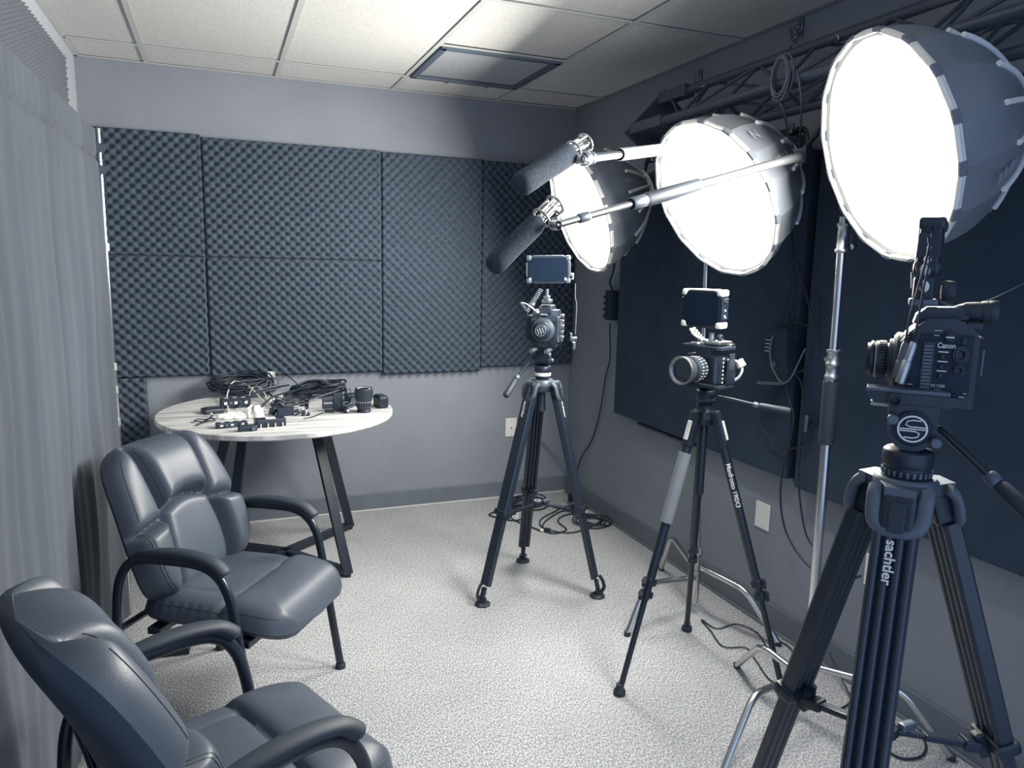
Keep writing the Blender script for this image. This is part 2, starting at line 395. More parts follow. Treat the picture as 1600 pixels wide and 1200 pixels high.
mb = MB().rod(pole + V((.026, -.012, 0)), pole + V((.026, -.012, 1.02)), .0125).rod(pole + V((.026, -.012, 1.0)), pole + V((.026, -.012, 1.928)), .009); mb.build('pole', 'chrome', st, world=True)
MB().rod(pole + V((.0, .0, 1.885)), near + V((.0, 0, 1.885)), .008).build('cross_bar', 'chrome_dull', st, world=True)
for z in (.80, .93, 1.02, 1.48): MB().cyl(pole + V((.026, -.012, z)), pole + V((.026, -.012, z + .028)), .0155, 12).build('collar', 'chrome_dull', st, world=True)
for z in (1.835, 1.755): MB().prism([(0, 0), (.034, .012), (.030, .034), (0, .046)], .008, T(pole + V((.014, -.020, z)), basis((0, -1, 0), (1, 0, 0)))).build('clip', 'casting', st, world=True)
a = V((-.40, 2.86, 0)); b = V((-.172, 2.835, 0))
mb = MB().box((0, 0, .012), (.045, (b - a).length + .25, .022), T((a + b) / 2 - (b - a) * .45, Matrix.Rotation(math.atan2((b - a).y, (b - a).x) - PI / 2, 4, 'Z')), bev=.003)
single(mb, 'flat_foot_bar', 'steel_black', 'flat black steel bar lying on the carpet under the curtain, between the armchairs', 'metal bar')

# ------------------------------------------------------------------ leather armchair
def lerp(a, b, t): return a + (b - a) * t
BLEN = .535
def back_c(h):                                 # centre line of the backrest: forward, height
    t = h / BLEN; return (-.205 - .185 * t + .020 * math.sin(PI * t), .385 + .480 * t)
def bhw(h):
    t = min(1, max(0, h / BLEN)); wv = .262 - .040 * max(0, (t - .42) / .58) ** 1.3 - .018 * max(0, (.35 - t) / .35) ** 1.5
    e = abs(2 * t - 1) ** 7
    return wv * max(0, 1 - e) ** (1 / 3.2)
def bvert(h): return .112 + .012 * math.sin(PI * min(1, h / .29)) + .012 * max(0, .29 - h) / .29 if h < .29 else .112 + .010 * (h - .29) / .24
def barch(x): return .285 + .034 * (1 - (x / .12) ** 2)
def bside(x): return .270 - .02 * (abs(x) - .12) / .14
def breg(x, h):
    if abs(x) < bvert(h): return 'head_pillow' if h > barch(x) else 'lumbar_panel'
    s = 'upper' if h > bside(x) else 'bolster'
    return s + ('_l' if x > 0 else '_r')
BT = dict(head_pillow=.078, lumbar_panel=.046, upper_l=.048, upper_r=.048, bolster_l=.070, bolster_r=.070)
def bthick(x, h):
    r = breg(x, h); d = abs(abs(x) - bvert(h))
    if abs(x) < bvert(h): d = min(d, abs(h - barch(x)))
    else: d = min(d, abs(h - bside(x)))
    e = min(bhw(h) - abs(x), h * 1.0, (BLEN - h) * 1.0); e = max(0, e)
    edge = (1 - math.exp(-e / .022)) if r != 'head_pillow' else (1 - math.exp(-e / .03))
    puff = 1 - math.exp(-((d / .016) ** 1.5))
    wr = .0012 * math.sin(h * 210 + 9 * x) * math.exp(-((bhw(h) - abs(x) - .022) / .012) ** 2) if r.startswith('bolster') else 0
    return (.036 + (BT[r] - .006) * puff) * edge + wr * edge
def back_front(u, v):
    h = v * BLEN; x = (2 * u - 1) * bhw(h); f, z = back_c(h); t = bthick(x, h)
    n = V((.90, 0, .42)).normalized(); wing = .035 * (abs(x) / .26) ** 2.2      # the sides wrap forward
    return V((f, x, z)) + n * (t + wing)
def back_rear(u, v):
    h = v * BLEN; x = (2 * u - 1) * bhw(h); f, z = back_c(h); e = max(0, min(bhw(h) - abs(x), h, BLEN - h))
    n = V((.90, 0, .42)).normalized(); wing = .035 * (abs(x) / .26) ** 2.2
    return V((f, x, z)) + n * (wing - .035 * (1 - math.exp(-e / .02)))
def seat_hw(f):
    t = (f + .27) / .53; return .236 * max(0, 1 - abs(2 * t - 1) ** 6) ** (1 / 3.5)
def sfr(x): return .040 - .022 * (x / .25) ** 2 + .012
def sreg(x, f):
    if f > sfr(x): return 'front'
    return 'centre' if abs(x) < .135 else ('side_l' if x > 0 else 'side_r')
def seat_top(u, v):
    f = -.27 + v * .53; x = (2 * u - 1) * seat_hw(f); r = sreg(x, f); e = max(0, min(seat_hw(f) - abs(x), f + .27, .26 - f))
    d = abs(f - sfr(x)); d2 = abs(abs(x) - .135) if r != 'front' else 1
    t = (.056 + (.022 if r == 'front' else .012) * (1 - math.exp(-d / .016)) - (.005 * math.exp(-d2 / .008))) * (1 - math.exp(-e / .026))
    t += .0016 * math.sin(f * 190 + 3 * x) * math.exp(-((seat_hw(f) - abs(x) - .02) / .012) ** 2) * (1 if r != 'front' else 0)
    droop = -.030 * max(0, (f - .06) / .20) ** 2 - .012 * (1 - (x / .25) ** 2) * (1 if f < .05 else .6) + .006 * (f + .27)
    return V((f, x, .385 + t + droop))
def seat_bot(u, v):
    f = -.27 + v * .53; x = (2 * u - 1) * seat_hw(f); e = max(0, min(seat_hw(f) - abs(x), f + .27, .26 - f))
    return V((f, x, .385 - .026 * (1 - math.exp(-e / .012)) - .030 * max(0, (f - .06) / .20) ** 2))
def make_chair(loc, rz, label):
    r = root('armchair', loc, label, 'chair', 'leather armchairs', Matrix.Rotation(rz, 4, 'Z'))
    NU, NV = 110, 116
    for reg, nm in (('head_pillow', 'head_pillow'), ('lumbar_panel', 'lumbar_panel'), ('upper_l', 'shoulder_panel'), ('upper_r', 'shoulder_panel'), ('bolster_l', 'side_bolster'), ('bolster_r', 'side_bolster')):
        def kp(u, v, reg=reg): h = v * BLEN; return breg((2 * u - 1) * bhw(h), h) == reg
        MB().grid(back_front, NU, NV, keep=kp, flip=False).build(nm, 'leather', r)
    MB().grid(back_rear, 40, 40, flip=True).build('backrest_shell', 'leather', r)
    for reg, nm in (('front', 'seat_front_roll'), ('centre', 'seat_cushion'), ('side_l', 'seat_side_panel'), ('side_r', 'seat_side_panel')):
        def kp(u, v, reg=reg): f = -.27 + v * .53; return sreg((2 * u - 1) * seat_hw(f), f) == reg
        MB().grid(seat_top, 72, 72, keep=kp, flip=True).build(nm, 'leather', r)
    MB().grid(seat_bot, 40, 40).build('seat_base', 'leather', r)
    # double stitching along the bolsters and the head pillow
    n = V((.90, 0, .42)).normalized()
    def onback(x, h):
        t = h / BLEN; hw = bhw(h); return back_front((x / hw + 1) / 2, t)
    for s in (-1, 1):
        for dx in (.030, .038):
            pts = [onback(s * (bhw(h) - dx), h) + n * .0006 for h in [.03 + .235 * k / 24 for k in range(25)]]
            MB().tube(pts, .0009, 4).build('stitching', 'stitch', r)
        pts = [onback(s * (bhw(h) - .028), h) + n * .0006 for h in [.29 + .20 * k / 20 for k in range(21)]]; MB().tube(pts, .0009, 4).build('stitching', 'stitch', r)
        pts = [onback(s * (bvert(h) - .014), h) + n * .0006 for h in [.315 + .185 * k / 20 for k in range(21)]]; MB().tube(pts, .0009, 4).build('stitching', 'stitch', r)
    for s in (-1, 1):
        pts = []
        for k in range(31):
            v = .10 + .82 * k / 30; f = -.27 + v * .53; x = s * (seat_hw(f) - .020); pts.append(seat_top((x / max(seat_hw(f), .01) + 1) / 2, v) + V((0, 0, .0006)))
        MB().tube(pts, .0009, 4).build('stitching', 'stitch', r)
    for s in (-1, 1):
        y = s * .262
        rear = [(-.305, y, .012), (-.292, y, .20), (-.282, y, .38), (-.268, y, .49), (-.232, y, .556), (-.18, y, .580), (-.10, y, .586)]
        front = [(-.10, y, .586), (-.01, y, .586), (.050, y, .570), (.092, y, .525), (.118, y, .44), (.152, y, .22), (.187, y, .012)]
        MB().tube(smooth_path(rear, 6), .0145, 12, flat=(.72, (0, 1, 0))).build('leg', 'steel_black', r)
        MB().tube(smooth_path(front, 6), .0150, 12, flat=(.72, (0, 1, 0))).build('leg', 'steel_black', r)
        pad = smooth_path([(-.205, y, .586), (-.18, y, .597), (-.12, y, .607), (-.03, y, .611), (.045, y, .600), (.080, y, .578), (.092, y, .562)], 6)
        N = len(pad); rs = [.008 + .0165 * min(1, math.sin(PI * min(1, (i + 1.5) / (N + 1)) * .5 + 0) * 1.6) * (1 if i < N - 4 else (N - i) / 4.4 * .5 + .5) for i in range(N)]
        MB().tube(pad, rs, 14, flat=(.62, (0, 0, 1))).build('armrest_pad', 'rubber', r)
        for fx, fz in ((-.305, 0), (.1875, 0)): MB().lathe([(.018, 0), (.018, .014), (.015, .018)], T((fx, y, fz)), 14).build('glide', 'rubber', r)
        # flat curved bar carrying the backrest down to the seat
        MB().tube(smooth_path([(-.285, s * .13, .56), (-.262, s * .13, .46), (-.256, s * .13, .38), (-.225, s * .13, .337), (-.10, s * .13, .330)], 5), .016, 8, flat=(.4, (1, 0, .6))).build('back_bracket', 'steel_black', r)
    mb = MB()
    for f in (-.17, .13): mb.box((f, 0, .345), (.045, .49, .022), bev=.004)
    mb.box((-.02, -.13, .352), (.36, .03, .02), bev=.003).box((-.02, .13, .352), (.36, .03, .02), bev=.003)
    mb.build('seat_frame', 'steel_black', r)
    MB().rod((-.285, -.255, .34), (-.285, .255, .34), .011).build('stretcher', 'steel_black', r)
    return r
def copy_tree(o, parent=None):
    c = o.copy(); C.objects.link(c); c.parent = parent
    for ch in [k for k in o.children]: copy_tree(ch, c)
    return c
ch1 = make_chair((.058, 2.428, 0), math.atan2(-.57, .82), 'blue grey leather armchair beside the round table')
ch2 = copy_tree(ch1); ch2.matrix_local = Matrix.Translation((.025, 1.512, 0)) @ Matrix.Rotation(math.radians(24), 4, 'Z')
ch2['label'] = 'blue grey leather armchair in the foreground, cut off by the bottom of the picture'

# ------------------------------------------------------------------ round table
TZ = .76; TC = V((.243, 3.582, 0)); TR = .530
tb = root('round_table', TC, 'round grey wood table on black steel legs under the foam panels', 'table')
MB().lathe([(0, TZ - .025), (TR - .006, TZ - .025), (TR - .006, TZ - .025), (TR, TZ - .020), (TR, TZ - .020), (TR, TZ - .003), (TR, TZ - .003), (TR - .003, TZ), (TR - .003, TZ), (0, TZ)], None, 96).build('tabletop', 'wood', tb)
ft = [V((.385, .375, 0)), V((.272, -.262, 0)), V((-.385, .375, 0)), V((-.272, -.262, 0))]
tops = [V((.205, .13, TZ - .03)), V((.150, -.02, TZ - .03)), V((-.205, .13, TZ - .03)), V((-.150, -.02, TZ - .03))]
def flatbar(a, b, wd, th, up=(0, 0, 1)):
    a = V(a); b = V(b); L = (b - a).length; return MB().box((0, 0, L / 2), (wd, th, L), T(a, basis(b - a, up)), bev=.003)
for f, t in zip(ft, tops): flatbar(f + V((0, 0, .012)), t, .045, .022, (f.x, .1, 0)).build('leg', 'steel_black', tb)
K = V((0.02, .085, .026))
for f in ft: flatbar(f + V((0, 0, .026)), K, .026, .044, (0, 0, 1)).build('base_bar', 'steel_black', tb)
MB().box((0, .055, TZ - .032), (.48, .24, .010), bev=.002).build('mounting_plate', 'steel_black', tb)
for f in ft: MB().lathe([(.014, 0), (.014, .012)], T(f), 12).build('foot', 'rubber', tb)

# ------------------------------------------------------------------ things on the table
def cab(pts, r, m, label, name='cable', k=8, cat='cable', group=None, n=6): return single(MB().tube(smooth_path(pts, k), r, n), name, m, label, cat, group)
def tp(x, y, dz=0): p = at(x, y, 2, TZ); p.z += dz; return p
def coil(c, rx, ry, turns, r, jit, h=.02, ang=0, seed=0, n=26):
    rn = random.Random(seed); pts = []; ca, sa = math.cos(ang), math.sin(ang)
    for k in range(turns):
        f = 1 - rn.uniform(0, .38); ox, oy = rn.uniform(-jit, jit), rn.uniform(-jit, jit); z0 = h * rn.uniform(.1, .85); tx, ty, ph = rn.uniform(-.3, .3) * h, rn.uniform(.0, .8) * h, rn.uniform(0, 6)
        for j in range(n):
            t = 2 * PI * j / n; x = rx * f * math.cos(t) + ox; y = ry * f * math.sin(t) + oy
            pts.append(V((c[0] + x * ca - y * sa, c[1] + x * sa + y * ca, c[2] + r + max(0, z0 + tx * math.cos(t) + ty * math.sin(t) * .5 + .010 * math.sin(3 * t + ph)))))
    sm = []
    for i in range(len(pts)): w_ = pts[max(0, i - 2):i + 3]; sm.append(sum(w_, V((0, 0, 0))) / len(w_))
    return sm
def coil_thing(c, rx, ry, turns, r, jit, h, ang, seed, m, label, tail=None, cat='cable'):
    pts = coil(c, rx, ry, turns, r, jit, h, ang, seed)
    if tail: pts += smooth_path([pts[-1]] + [V(t) for t in tail], 6)[1:]
    return single(MB().tube(pts, r, 6), 'coiled_cable', m, label, cat, 'coiled cables on the round table')
c1 = tp(385, 618)
coil_thing(c1 + V((-.02, .02, 0)), .170, .10, 15, .0050, .022, .095, .15, 1, 'cable', 'large black cable coil at the back left of the round table', [c1 + V((.10, -.05, .03)), tp(452, 648, .006), tp(440, 640, .006)])
coil_thing(c1 + V((.03, -.02, .0)), .14, .070, 9, .0036, .022, .075, -.2, 2, 'cable_grey', 'grey cable coil lying in the front of the large black coil on the table')
c2 = tp(498, 620)
coil_thing(c2 + V((0, .02, 0)), .165, .080, 15, .0048, .022, .060, .05, 3, 'cable', 'wide flat black cable coil in the middle of the round table', [c2 + V((-.05, -.08, .01)), tp(480, 640, .005), tp(462, 650, .005)])
c4 = tp(455, 634)
coil_thing(c4, .10, .050, 7, .0038, .03, .040, .3, 9, 'cable', 'low tangle of black cable between the two big coils on the table')
c5 = tp(535, 636)
coil_thing(c5, .07, .035, 5, .0036, .02, .030, -.2, 10, 'cable_grey', 'small grey cable tangle behind the mounting bracket')
for k, (xa, ya, xb, yb, lb) in enumerate(((372, 640, 452, 618, 'straight black cable run leaning across the front of the left coil'), (400, 648, 480, 622, 'black cable run from the white cloth to the middle coil'), (440, 626, 540, 620, 'long black cable lying over the middle coil'))):
    pa, pb = tp(xa, ya, .012), tp(xb, yb, .055); cab([pa, pa.lerp(pb, .3) + V((0, .01, .03)), pa.lerp(pb, .7) + V((.01, 0, .02)), pb], .0045, 'cable', lb)
c3 = tp(516, 622, .062)
coil_thing(c3, .068, .045, 7, .0036, .004, .02, 0, 4, 'cable', 'small tight ring of black cable on top of the middle coil')
# loose cables
cab([tp(357, 645, .004), tp(355, 628, .03), tp(366, 617, .07), tp(390, 622, .06), tp(412, 634, .02), tp(425, 640, .004)], .0035, 'cable_white', 'cream cable arching over the left cable coil on the table')
cab([tp(393, 640, .004), tp(390, 628, .03), tp(398, 620, .055), tp(411, 624, .045), tp(418, 632, .01), tp(410, 640, .004)], .0028, 'cable_white', 'thin cream cable loop standing above the white cloth')
cab([tp(420, 606, .06), tp(432, 600, .075), tp(450, 607, .07), tp(466, 612, .03), tp(460, 622, .004)], .0028, 'cable', 'thin black cable arching from the paper tag to the middle coil')
cab([tp(455, 640, .004), tp(485, 632, .02), tp(510, 625, .03), tp(545, 618, .035), tp(548, 628, .005)], .003, 'cable_grey', 'grey cable crossing the front of the middle coil')
cab([tp(475, 655, .003), tp(490, 652, .003), tp(505, 646, .003), tp(522, 645, .003)], .0028, 'cable', 'short black cable on the table in front of the mount bracket')
def tbox(x, y, d, rz, m, name, label, cat, bev=.004, details=None, lift=0):
    p = tp(x, y, lift); r = root(name, p, label, cat, None, Matrix.Rotation(math.radians(rz), 4, 'Z'))
    MB().box((0, 0, d[2] / 2), d, bev=bev).build('body', m, r)
    if details: details(r, d)
    return r
def det_ports(r, d):
    for k in range(5): MB().box((-d[0] * .35 + k * d[0] * .17, -d[1] / 2 - .001, d[2] * .55), (d[0] * .10, .003, d[2] * .3), bev=.0008).build('port', 'casting' if k % 2 else 'print_white', r)
def det_top(r, d):
    for k in range(3): MB().box((-d[0] * .3 + k * d[0] * .28, 0, d[2] + .0015), (d[0] * .14, d[1] * .3, .003), bev=.001).build('button', 'print_grey', r)
def det_feet(r, d):
    for k in range(4): MB().lathe([(.004, 0), (.004, .018)], T((-d[0] * .36 + k * d[0] * .24, -d[1] / 2 - .004, 0)), 8).build('pin', 'chrome', r)
tbox(332, 645, (.085, .075, .022), 18, 'black', 'drive_box', 'flat black box at the left edge of the cable pile', 'box', .006, lambda r, d: MB().box((0, 0, d[2] + .001), (d[0] * .8, d[1] * .75, .002), bev=.001).build('lid', 'matte', r))
tbox(368, 636, (.135, .05, .045), 8, 'matte', 'audio_interface', 'dark control box with small switches in front of the left coil', 'audio device', .004, lambda r, d: (det_ports(r, d), det_top(r, d)))
tbox(362, 667, (.125, .035, .022), 12, 'black', 'battery_grip', 'long black battery nearest the left front of the table', 'battery', .004, lambda r, d: (det_top(r, d), det_ports(r, d)))
tbox(387, 673, (.075, .032, .024), 8, 'black', 'clamp', 'small black clamp lying at the front edge of the pile', 'clamp', .006, lambda r, d: (MB().cyl((-.03, 0, .02), (-.03, 0, .038), .009).build('knob', 'rubber', r), MB().cyl((.02, -.025, .012), (.02, .025, .012), .008).build('bolt', 'casting', r)))
tbox(422, 665, (.125, .06, .034), 8, 'black', 'battery_plate', 'black battery plate with metal pins and a white sticker', 'battery', .006, lambda r, d: (det_feet(r, d), MB().box((.0, -.01, d[2] + .001), (.04, .03, .002)).build('sticker', 'label', r)))
tbox(446, 649, (.075, .04, .034), 5, 'matte', 'power_adapter', 'plain dark power adapter in the middle of the pile', 'adapter', .005, lambda r, d: MB().tube([(d[0] / 2, 0, d[2] / 2), (d[0] / 2 + .02, 0, d[2] / 2)], .004, 8).build('lead', 'cable', r))
tbox(595, 636, (.050, .085, .060), 12, 'black', 'lens_case', 'black faceted box right of the upright lens at the table edge', 'box', .012, lambda r, d: MB().box((0, 0, d[2]), (d[0] * .7, d[1] * .7, .004), bev=.002).build('lid', 'matte', r))
tbox(549, 634, (.06, .055, .062), 5, 'black', 'camera_grip', 'black camera grip beside the upright lens', 'camera part', .010, lambda r, d: MB().cyl((0, -.03, .035), (0, -.036, .035), .012).build('dial', 'casting', r))
# mount bracket: an upright plate with slots and an arm
br = root('mount_bracket', tp(522, 642), 'dark upright mounting bracket with a lettered side arm', 'bracket', None, Matrix.Rotation(.12, 4, 'Z'))
MB().box((.02, 0, .043), (.046, .012, .086), bev=.002).build('upright', 'matte', br)
MB().box((-.028, .006, .036), (.05, .014, .050), bev=.002).build('arm', 'black', br)
MB().cyl((.02, -.010, .03), (.02, -.002, .03), .010).build('knob', 'rubber', br)
MB().box((.018, -.0065, .066), (.008, .002, .022), bev=.001).build('slot', 'black', br)
text('Cinevate', .012, frame((-.028, -.002, .040), (1, 0, 0), (0, 0, 1)), 'print_white', br)
MB().box((0, 0, .003), (.08, .04, .006), bev=.002).build('foot', 'matte', br)
# upright lens
ln = root('camera_lens', tp(571, 646) + V((0, .035, 0)), 'black zoom lens standing upright near the right edge of the table', 'lens')
MB().lathe([(.030, 0), (.032, .004), (.032, .012), (.029, .014), (.029, .014), (.034, .020), (.034, .042), (.034, .042), (.037, .044), (.037, .058), (.037, .058), (.040, .064), (.040, .064)], None, 32).build('barrel', 'black', ln)
mb = MB().lathe([(.041, .064), (.041, .112), (.041, .112), (.039, .116), (.037, .116), (.037, .110)], None, 32)
for k in range(32): a = 2 * PI * k / 32; mb.box((.0412 * math.cos(a), .0412 * math.sin(a), .088), (.002, .003, .038), None)
mb.build('focus_ring', 'rubber', ln)
mb = MB()
for k in range(20): a = 2 * PI * k / 20; mb.box((.0375, 0, .051), (.0012, .002, .006), Matrix.Rotation(a, 4, 'Z'))
mb.build('scale_marks', 'print_white', ln)
MB().lathe([(.0, .108), (.036, .110)], None, 24).build('front_glass', 'lensglass', ln)
MB().lathe([(.026, .112), (.030, .112), (.030, .1135), (.026, .1135)], None, 24, False).build('name_ring', 'print_white', ln)
# small lens cap / cylinder
sc_ = root('battery_charger_plug', tp(541, 645, .014), 'small black round plug lying by the bracket', 'plug', None, basis((.3, -1, 0)))

MB().lathe([(.010, -.02), (.014, -.018), (.014, .0), (.011, .004), (.011, .012)], None, 16).build('body', 'black', sc_)
MB().lathe([(.006, .012), (.006, .020)], None, 12).build('socket', 'chrome', sc_)
# paper tag standing on the coil
pt_ = tp(424, 611, .05)
mb = MB().grid(lambda u, v: pt_ + V(((u - .5) * .042 + .004 * v, .012 * math.sin(u * 3), v * .055)), 8, 8); mb.grid(lambda u, v: pt_ + V(((u - .5) * .042 + .004 * v, .012 * math.sin(u * 3) + .001, v * .055)), 8, 8, flip=True)
tg_ = root('paper_tag', pt_, 'white paper tag sticking up from the left cable coil', 'tag'); mb.build('tag_sheet', 'label', tg_, world=True)
mb = MB()
for k in range(4): mb.box(pt_ + V((-.002, .003, .016 + k * .007)), (.018, .001, .002))
mb.build('printed_lines', 'print_grey', tg_, world=True)
# crumpled white cloths
def cloth_lump(x, y, rx, ry, h, seed, label, name='white_cloth'):
    rn = random.Random(seed); c = tp(x, y); ph = [rn.uniform(0, 6) for _ in range(6)]
    def fn(u, v):
        a = 2 * PI * u; e = v; rr = (1 + .16 * math.sin(3 * a + ph[0]) + .09 * math.sin(7 * a + ph[1])) * math.sin(e * PI / 2) ** .8
        z = h * math.cos(e * PI / 2) ** .7 * (1 + .25 * math.sin(5 * a + ph[2]) + .2 * math.sin(9 * a + 6 * e + ph[3]))
        return c + V((rx * rr * math.cos(a), ry * rr * math.sin(a), max(.0015, z)))
    return single(MB().grid(fn, 48, 14), name, 'cream', label, 'cloth')
cloth_lump(366, 653, .062, .035, .020, 5, 'flat crumpled white cloth at the front left of the pile')
cloth_lump(398, 652, .042, .036, .042, 6, 'rounded bunched white cloth behind the battery plate')
cloth_lump(426, 631, .022, .014, .026, 8, 'small white pouch in the middle of the cable pile', 'white_pouch')
cloth_lump(438, 630, .014, .013, .036, 9, 'small white bud shaped cover beside the pouch', 'white_cover')
# cable with clip at the far left front, small clips
e0 = tp(320, 660)
pts = [e0 + V((.035 * math.cos(t) * 1.2, .028 * math.sin(t) + .01, .004 + .006 * abs(math.sin(t * 2)))) for t in [2 * PI * k / 20 for k in range(20)]]
ey = root('lapel_microphone', e0, 'thin black looped lavalier lead lying alone at the front left of the table', 'microphone')
MB().tube(pts, .0028, 6, closed=True).build('loop', 'cable', ey, world=True)
MB().tube(smooth_path([tp(307, 666, .004), tp(314, 664, .008), tp(322, 660, .006), tp(332, 654, .012)], 5), .004, 6).build('clip', 'black', ey, world=True)
MB().lathe([(.004, 0), (.007, .004), (.007, .012), (.003, .016)], T(tp(330, 652, .006)), 12).build('capsule', 'chrome', ey, world=True)
for (x, y, lb) in ((463, 645, 'small black spring clip left of the earphones'), (474, 650, 'bundle of small black earphones near the middle front')):
    p = tp(x, y); r = root('spring_clip', p, lb, 'clip')
    MB().tube([p + V((.014 * math.cos(t), .006 * math.sin(2 * t), .018 + .014 * math.sin(t))) for t in [2 * PI * k / 16 for k in range(16)]], .003, 6, closed=True).build('ring', 'chrome_dull', r, world=True)
    MB().box(p + V((.012, .004, .008)), (.034, .018, .016), bev=.004).build('jaw', 'black', r, world=True)
# upright microphone plug
r = root('barrel_connector', tp(424, 648), 'dark ribbed barrel connector leaning in the pile', 'connector', None, basis((.25, -.5, .8)))
MB().lathe([(.012, 0), (.016, .006), (.016, .03), (.016, .03), (.012, .034), (.012, .046), (.008, .048)], None, 18).build('barrel', 'black', r)
MB().lathe([(.0165, .010), (.0165, .014)], None, 18).build('ring', 'chrome_dull', r)

# ------------------------------------------------------------------ tripods
def ribbed(a, b, wd, th, side, lobes=4):
    # a tripod leg: flat box with rounded lengthwise ribs on both faces
    a = V(a); b = V(b); L = (b - a).length; poly = []; n = lobes * 5
    for s, rng in ((1, range(n + 1)), (-1, range(n, -1, -1))):
        for i in rng:
            t = i / n; x = (t - .5) * wd; q = abs(math.sin(PI * lobes * t)) ** .6
            poly.append((x, s * (th / 2 * (.62 + .38 * q))))
    return MB().prism(poly, L, T(a, basis(b - a, side)), sm=False)
def heavy_tripod(A, feet, label, letter=True, leg_w=.062, hub=.30, mt=.62, group='tripods with wide ribbed legs'):
    c = V((A[0], A[1], 0)); r = root('tripod', c, label, 'tripod', group); A = V(A)
    # top casting with three lobes and the levelling bowl
    mb = MB(); dirs = [(V((f[0], f[1], 0)) - c).normalized() for f in feet]
    mb.lathe([(.020, -.045), (.040, -.040), (.052, -.012), (.052, -.012), (.052, .006), (.046, .012), (.046, .012), (.0, .012)], T(A), 32); mb.build('bowl', 'casting', r, world=True)
    mb = MB(); poly = []
    for d in sorted(dirs, key=lambda d: math.atan2(d.y, d.x)):
        a = math.atan2(d.y, d.x)
        for da, rr in ((-.95, .048), (-.42, .066), (-.30, .078), (.30, .078), (.42, .066), (.95, .048)): poly.append((rr * math.cos(a + da), rr * math.sin(a + da)))
    mb.prism(poly, .020, T(A + V((0, 0, -.014)))); mb.build('top_casting', 'casting', r, world=True)
    mb = MB().lathe([(.018, -.13), (.018, -.13), (.014, -.045)], T(A), 16); mb.build('bowl_clamp_grip', 'rubber', r, world=True)
    mids = []
    for d, f in zip(dirs, feet):
        F = V((f[0], f[1], 0)); top = A + d * .062 + V((0, 0, -.035)); dr = (F - top).normalized(); side = V((-d.y, d.x, 0)); ank = F + V((0, 0, .075)) - d * .012
        drl = (ank - top).normalized(); out = side.cross(drl); out = out if out.dot(d) > 0 else -out; L = (ank - top).length; lo = top + drl * (L * .985)
        mid = top + drl * (L * mt)
        leg = ribbed(top + drl * .03, mid, leg_w, .034, side).build('leg', 'carbon', r, world=True)
        MATS[leg.name] = MATS[r.name]; ribbed(mid - drl * .02, lo, leg_w * .88, .026, side, 3).build('lower_section', 'carbon', leg, world=True)
        # shoulder block with a latch
        mb = MB().box((0, 0, 0), (leg_w * .80, .042, .062), T(top + drl * .004, basis(drl, side)), bev=.008); mb.build('shoulder', 'black', r, world=True)
        mb = MB().box((0, 0, 0), (.026, .008, .05), T(top + drl * .012 + out * .023, basis(drl, side)), bev=.003); mb.build('release_latch', 'rubber', r, world=True)
        # rounded U handle
        hw = leg_w * .5 + .004; c0 = top + drl * .014 + out * .012
        U = [c0 + side * hw - drl * .050 - out * .010, c0 + side * hw - drl * .03, c0 + side * (hw * .92) + drl * .004, c0 + side * (hw * .55) + drl * .018, c0 + drl * .021,
             c0 - side * (hw * .55) + drl * .018, c0 - side * (hw * .92) + drl * .004, c0 - side * hw - drl * .03, c0 - side * hw - drl * .050 - out * .010]
        MB().tube(smooth_path(U, 5), .0125, 10, flat=(.65, out)).build('carry_loop', 'loop', r, world=True)
        # clamp collar where the spreader joins
        mb = MB().box((0, 0, 0), (leg_w + .012, .046, .028), T(mid, basis(drl, side)), bev=.008); mb.box((0, 0, 0), (.02, .02, .05), T(mid - out * .03, basis(drl, side)), bev=.004)
        mb.build('collar', 'black', r, world=True); mids.append(mid - out * .035)
        # hinged rubber foot
        mb = MB().lathe([(.034, 0), (.036, .006), (.028, .013), (.012, .016)], T(F), 8, False); mb.build('rubber_foot', 'rubber', r, world=True)
        mb = MB().box((0, 0, 0), (.020, .018, .07), T(F + V((0, 0, .045)), basis(drl, side)), bev=.005)
        mb.tube(smooth_path([F + V((0, 0, .02)) + out * .018, F + out * .030 + V((0, 0, .045)), F + out * .020 + V((0, 0, .078)), F + out * .006 + V((0, 0, .10))], 4), .008, 8, flat=(.6, side))
        mb.cyl(F + V((0, 0, .032)) - side * .018, F + V((0, 0, .032)) + side * .018, .008, 10); mb.build('ankle', 'black', r, world=True)
        if letter:
            # name printed down the outer face, reading away from the head
            mm = frame(top + drl * .086 + out * .0185 - side * leg_w * .05, drl, -side)
            if mm.col[2].to_3d().dot(out) < 0: mm = frame(top + drl * .086 + out * .0185 - side * leg_w * .05, drl, side)
            text('sachtler', .023, mm, 'print_white', r, world=True, bold=.0005)
    hubp = sum(mids, V((0, 0, 0))) / 3; hubp.z = hub - .02 if hub else hubp.z
    for md in mids:
        d = (hubp - md); q = d.normalized(); sd = V((-q.y, q.x, 0))
        mb = MB().box((0, 0, 0), (.020, .012, d.length * .55), T(md + d * .30, basis(q, sd)), bev=.003).box((0, 0, 0), (.014, .009, d.length * .55), T(md + d * .72, basis(q, sd)), bev=.003)
        mb.box((0, 0, 0), (.030, .022, .035), T(md + q * .015, basis(q, sd)), bev=.005); mb.build('spreader_arm', 'black', r, world=True)
    mb = MB().lathe([(.024, -.008), (.028, 0), (.024, .010), (.024, .010), (.016, .012)], T(hubp), 18); mb.build('spreader_hub', 'black', r, world=True)
    mb = MB().lathe([(.012, .0125), (.015, .0125), (.015, .0132), (.012, .0132)], T(hubp), 20, False); mb.build('hub_ring', 'print_white', r, world=True)
    MB().box(hubp + V((.035, -.02, .012)), (.035, .016, .016), Matrix.Identity(4), bev=.006).build('locking_lever', 'casting', r, world=True)
    return r
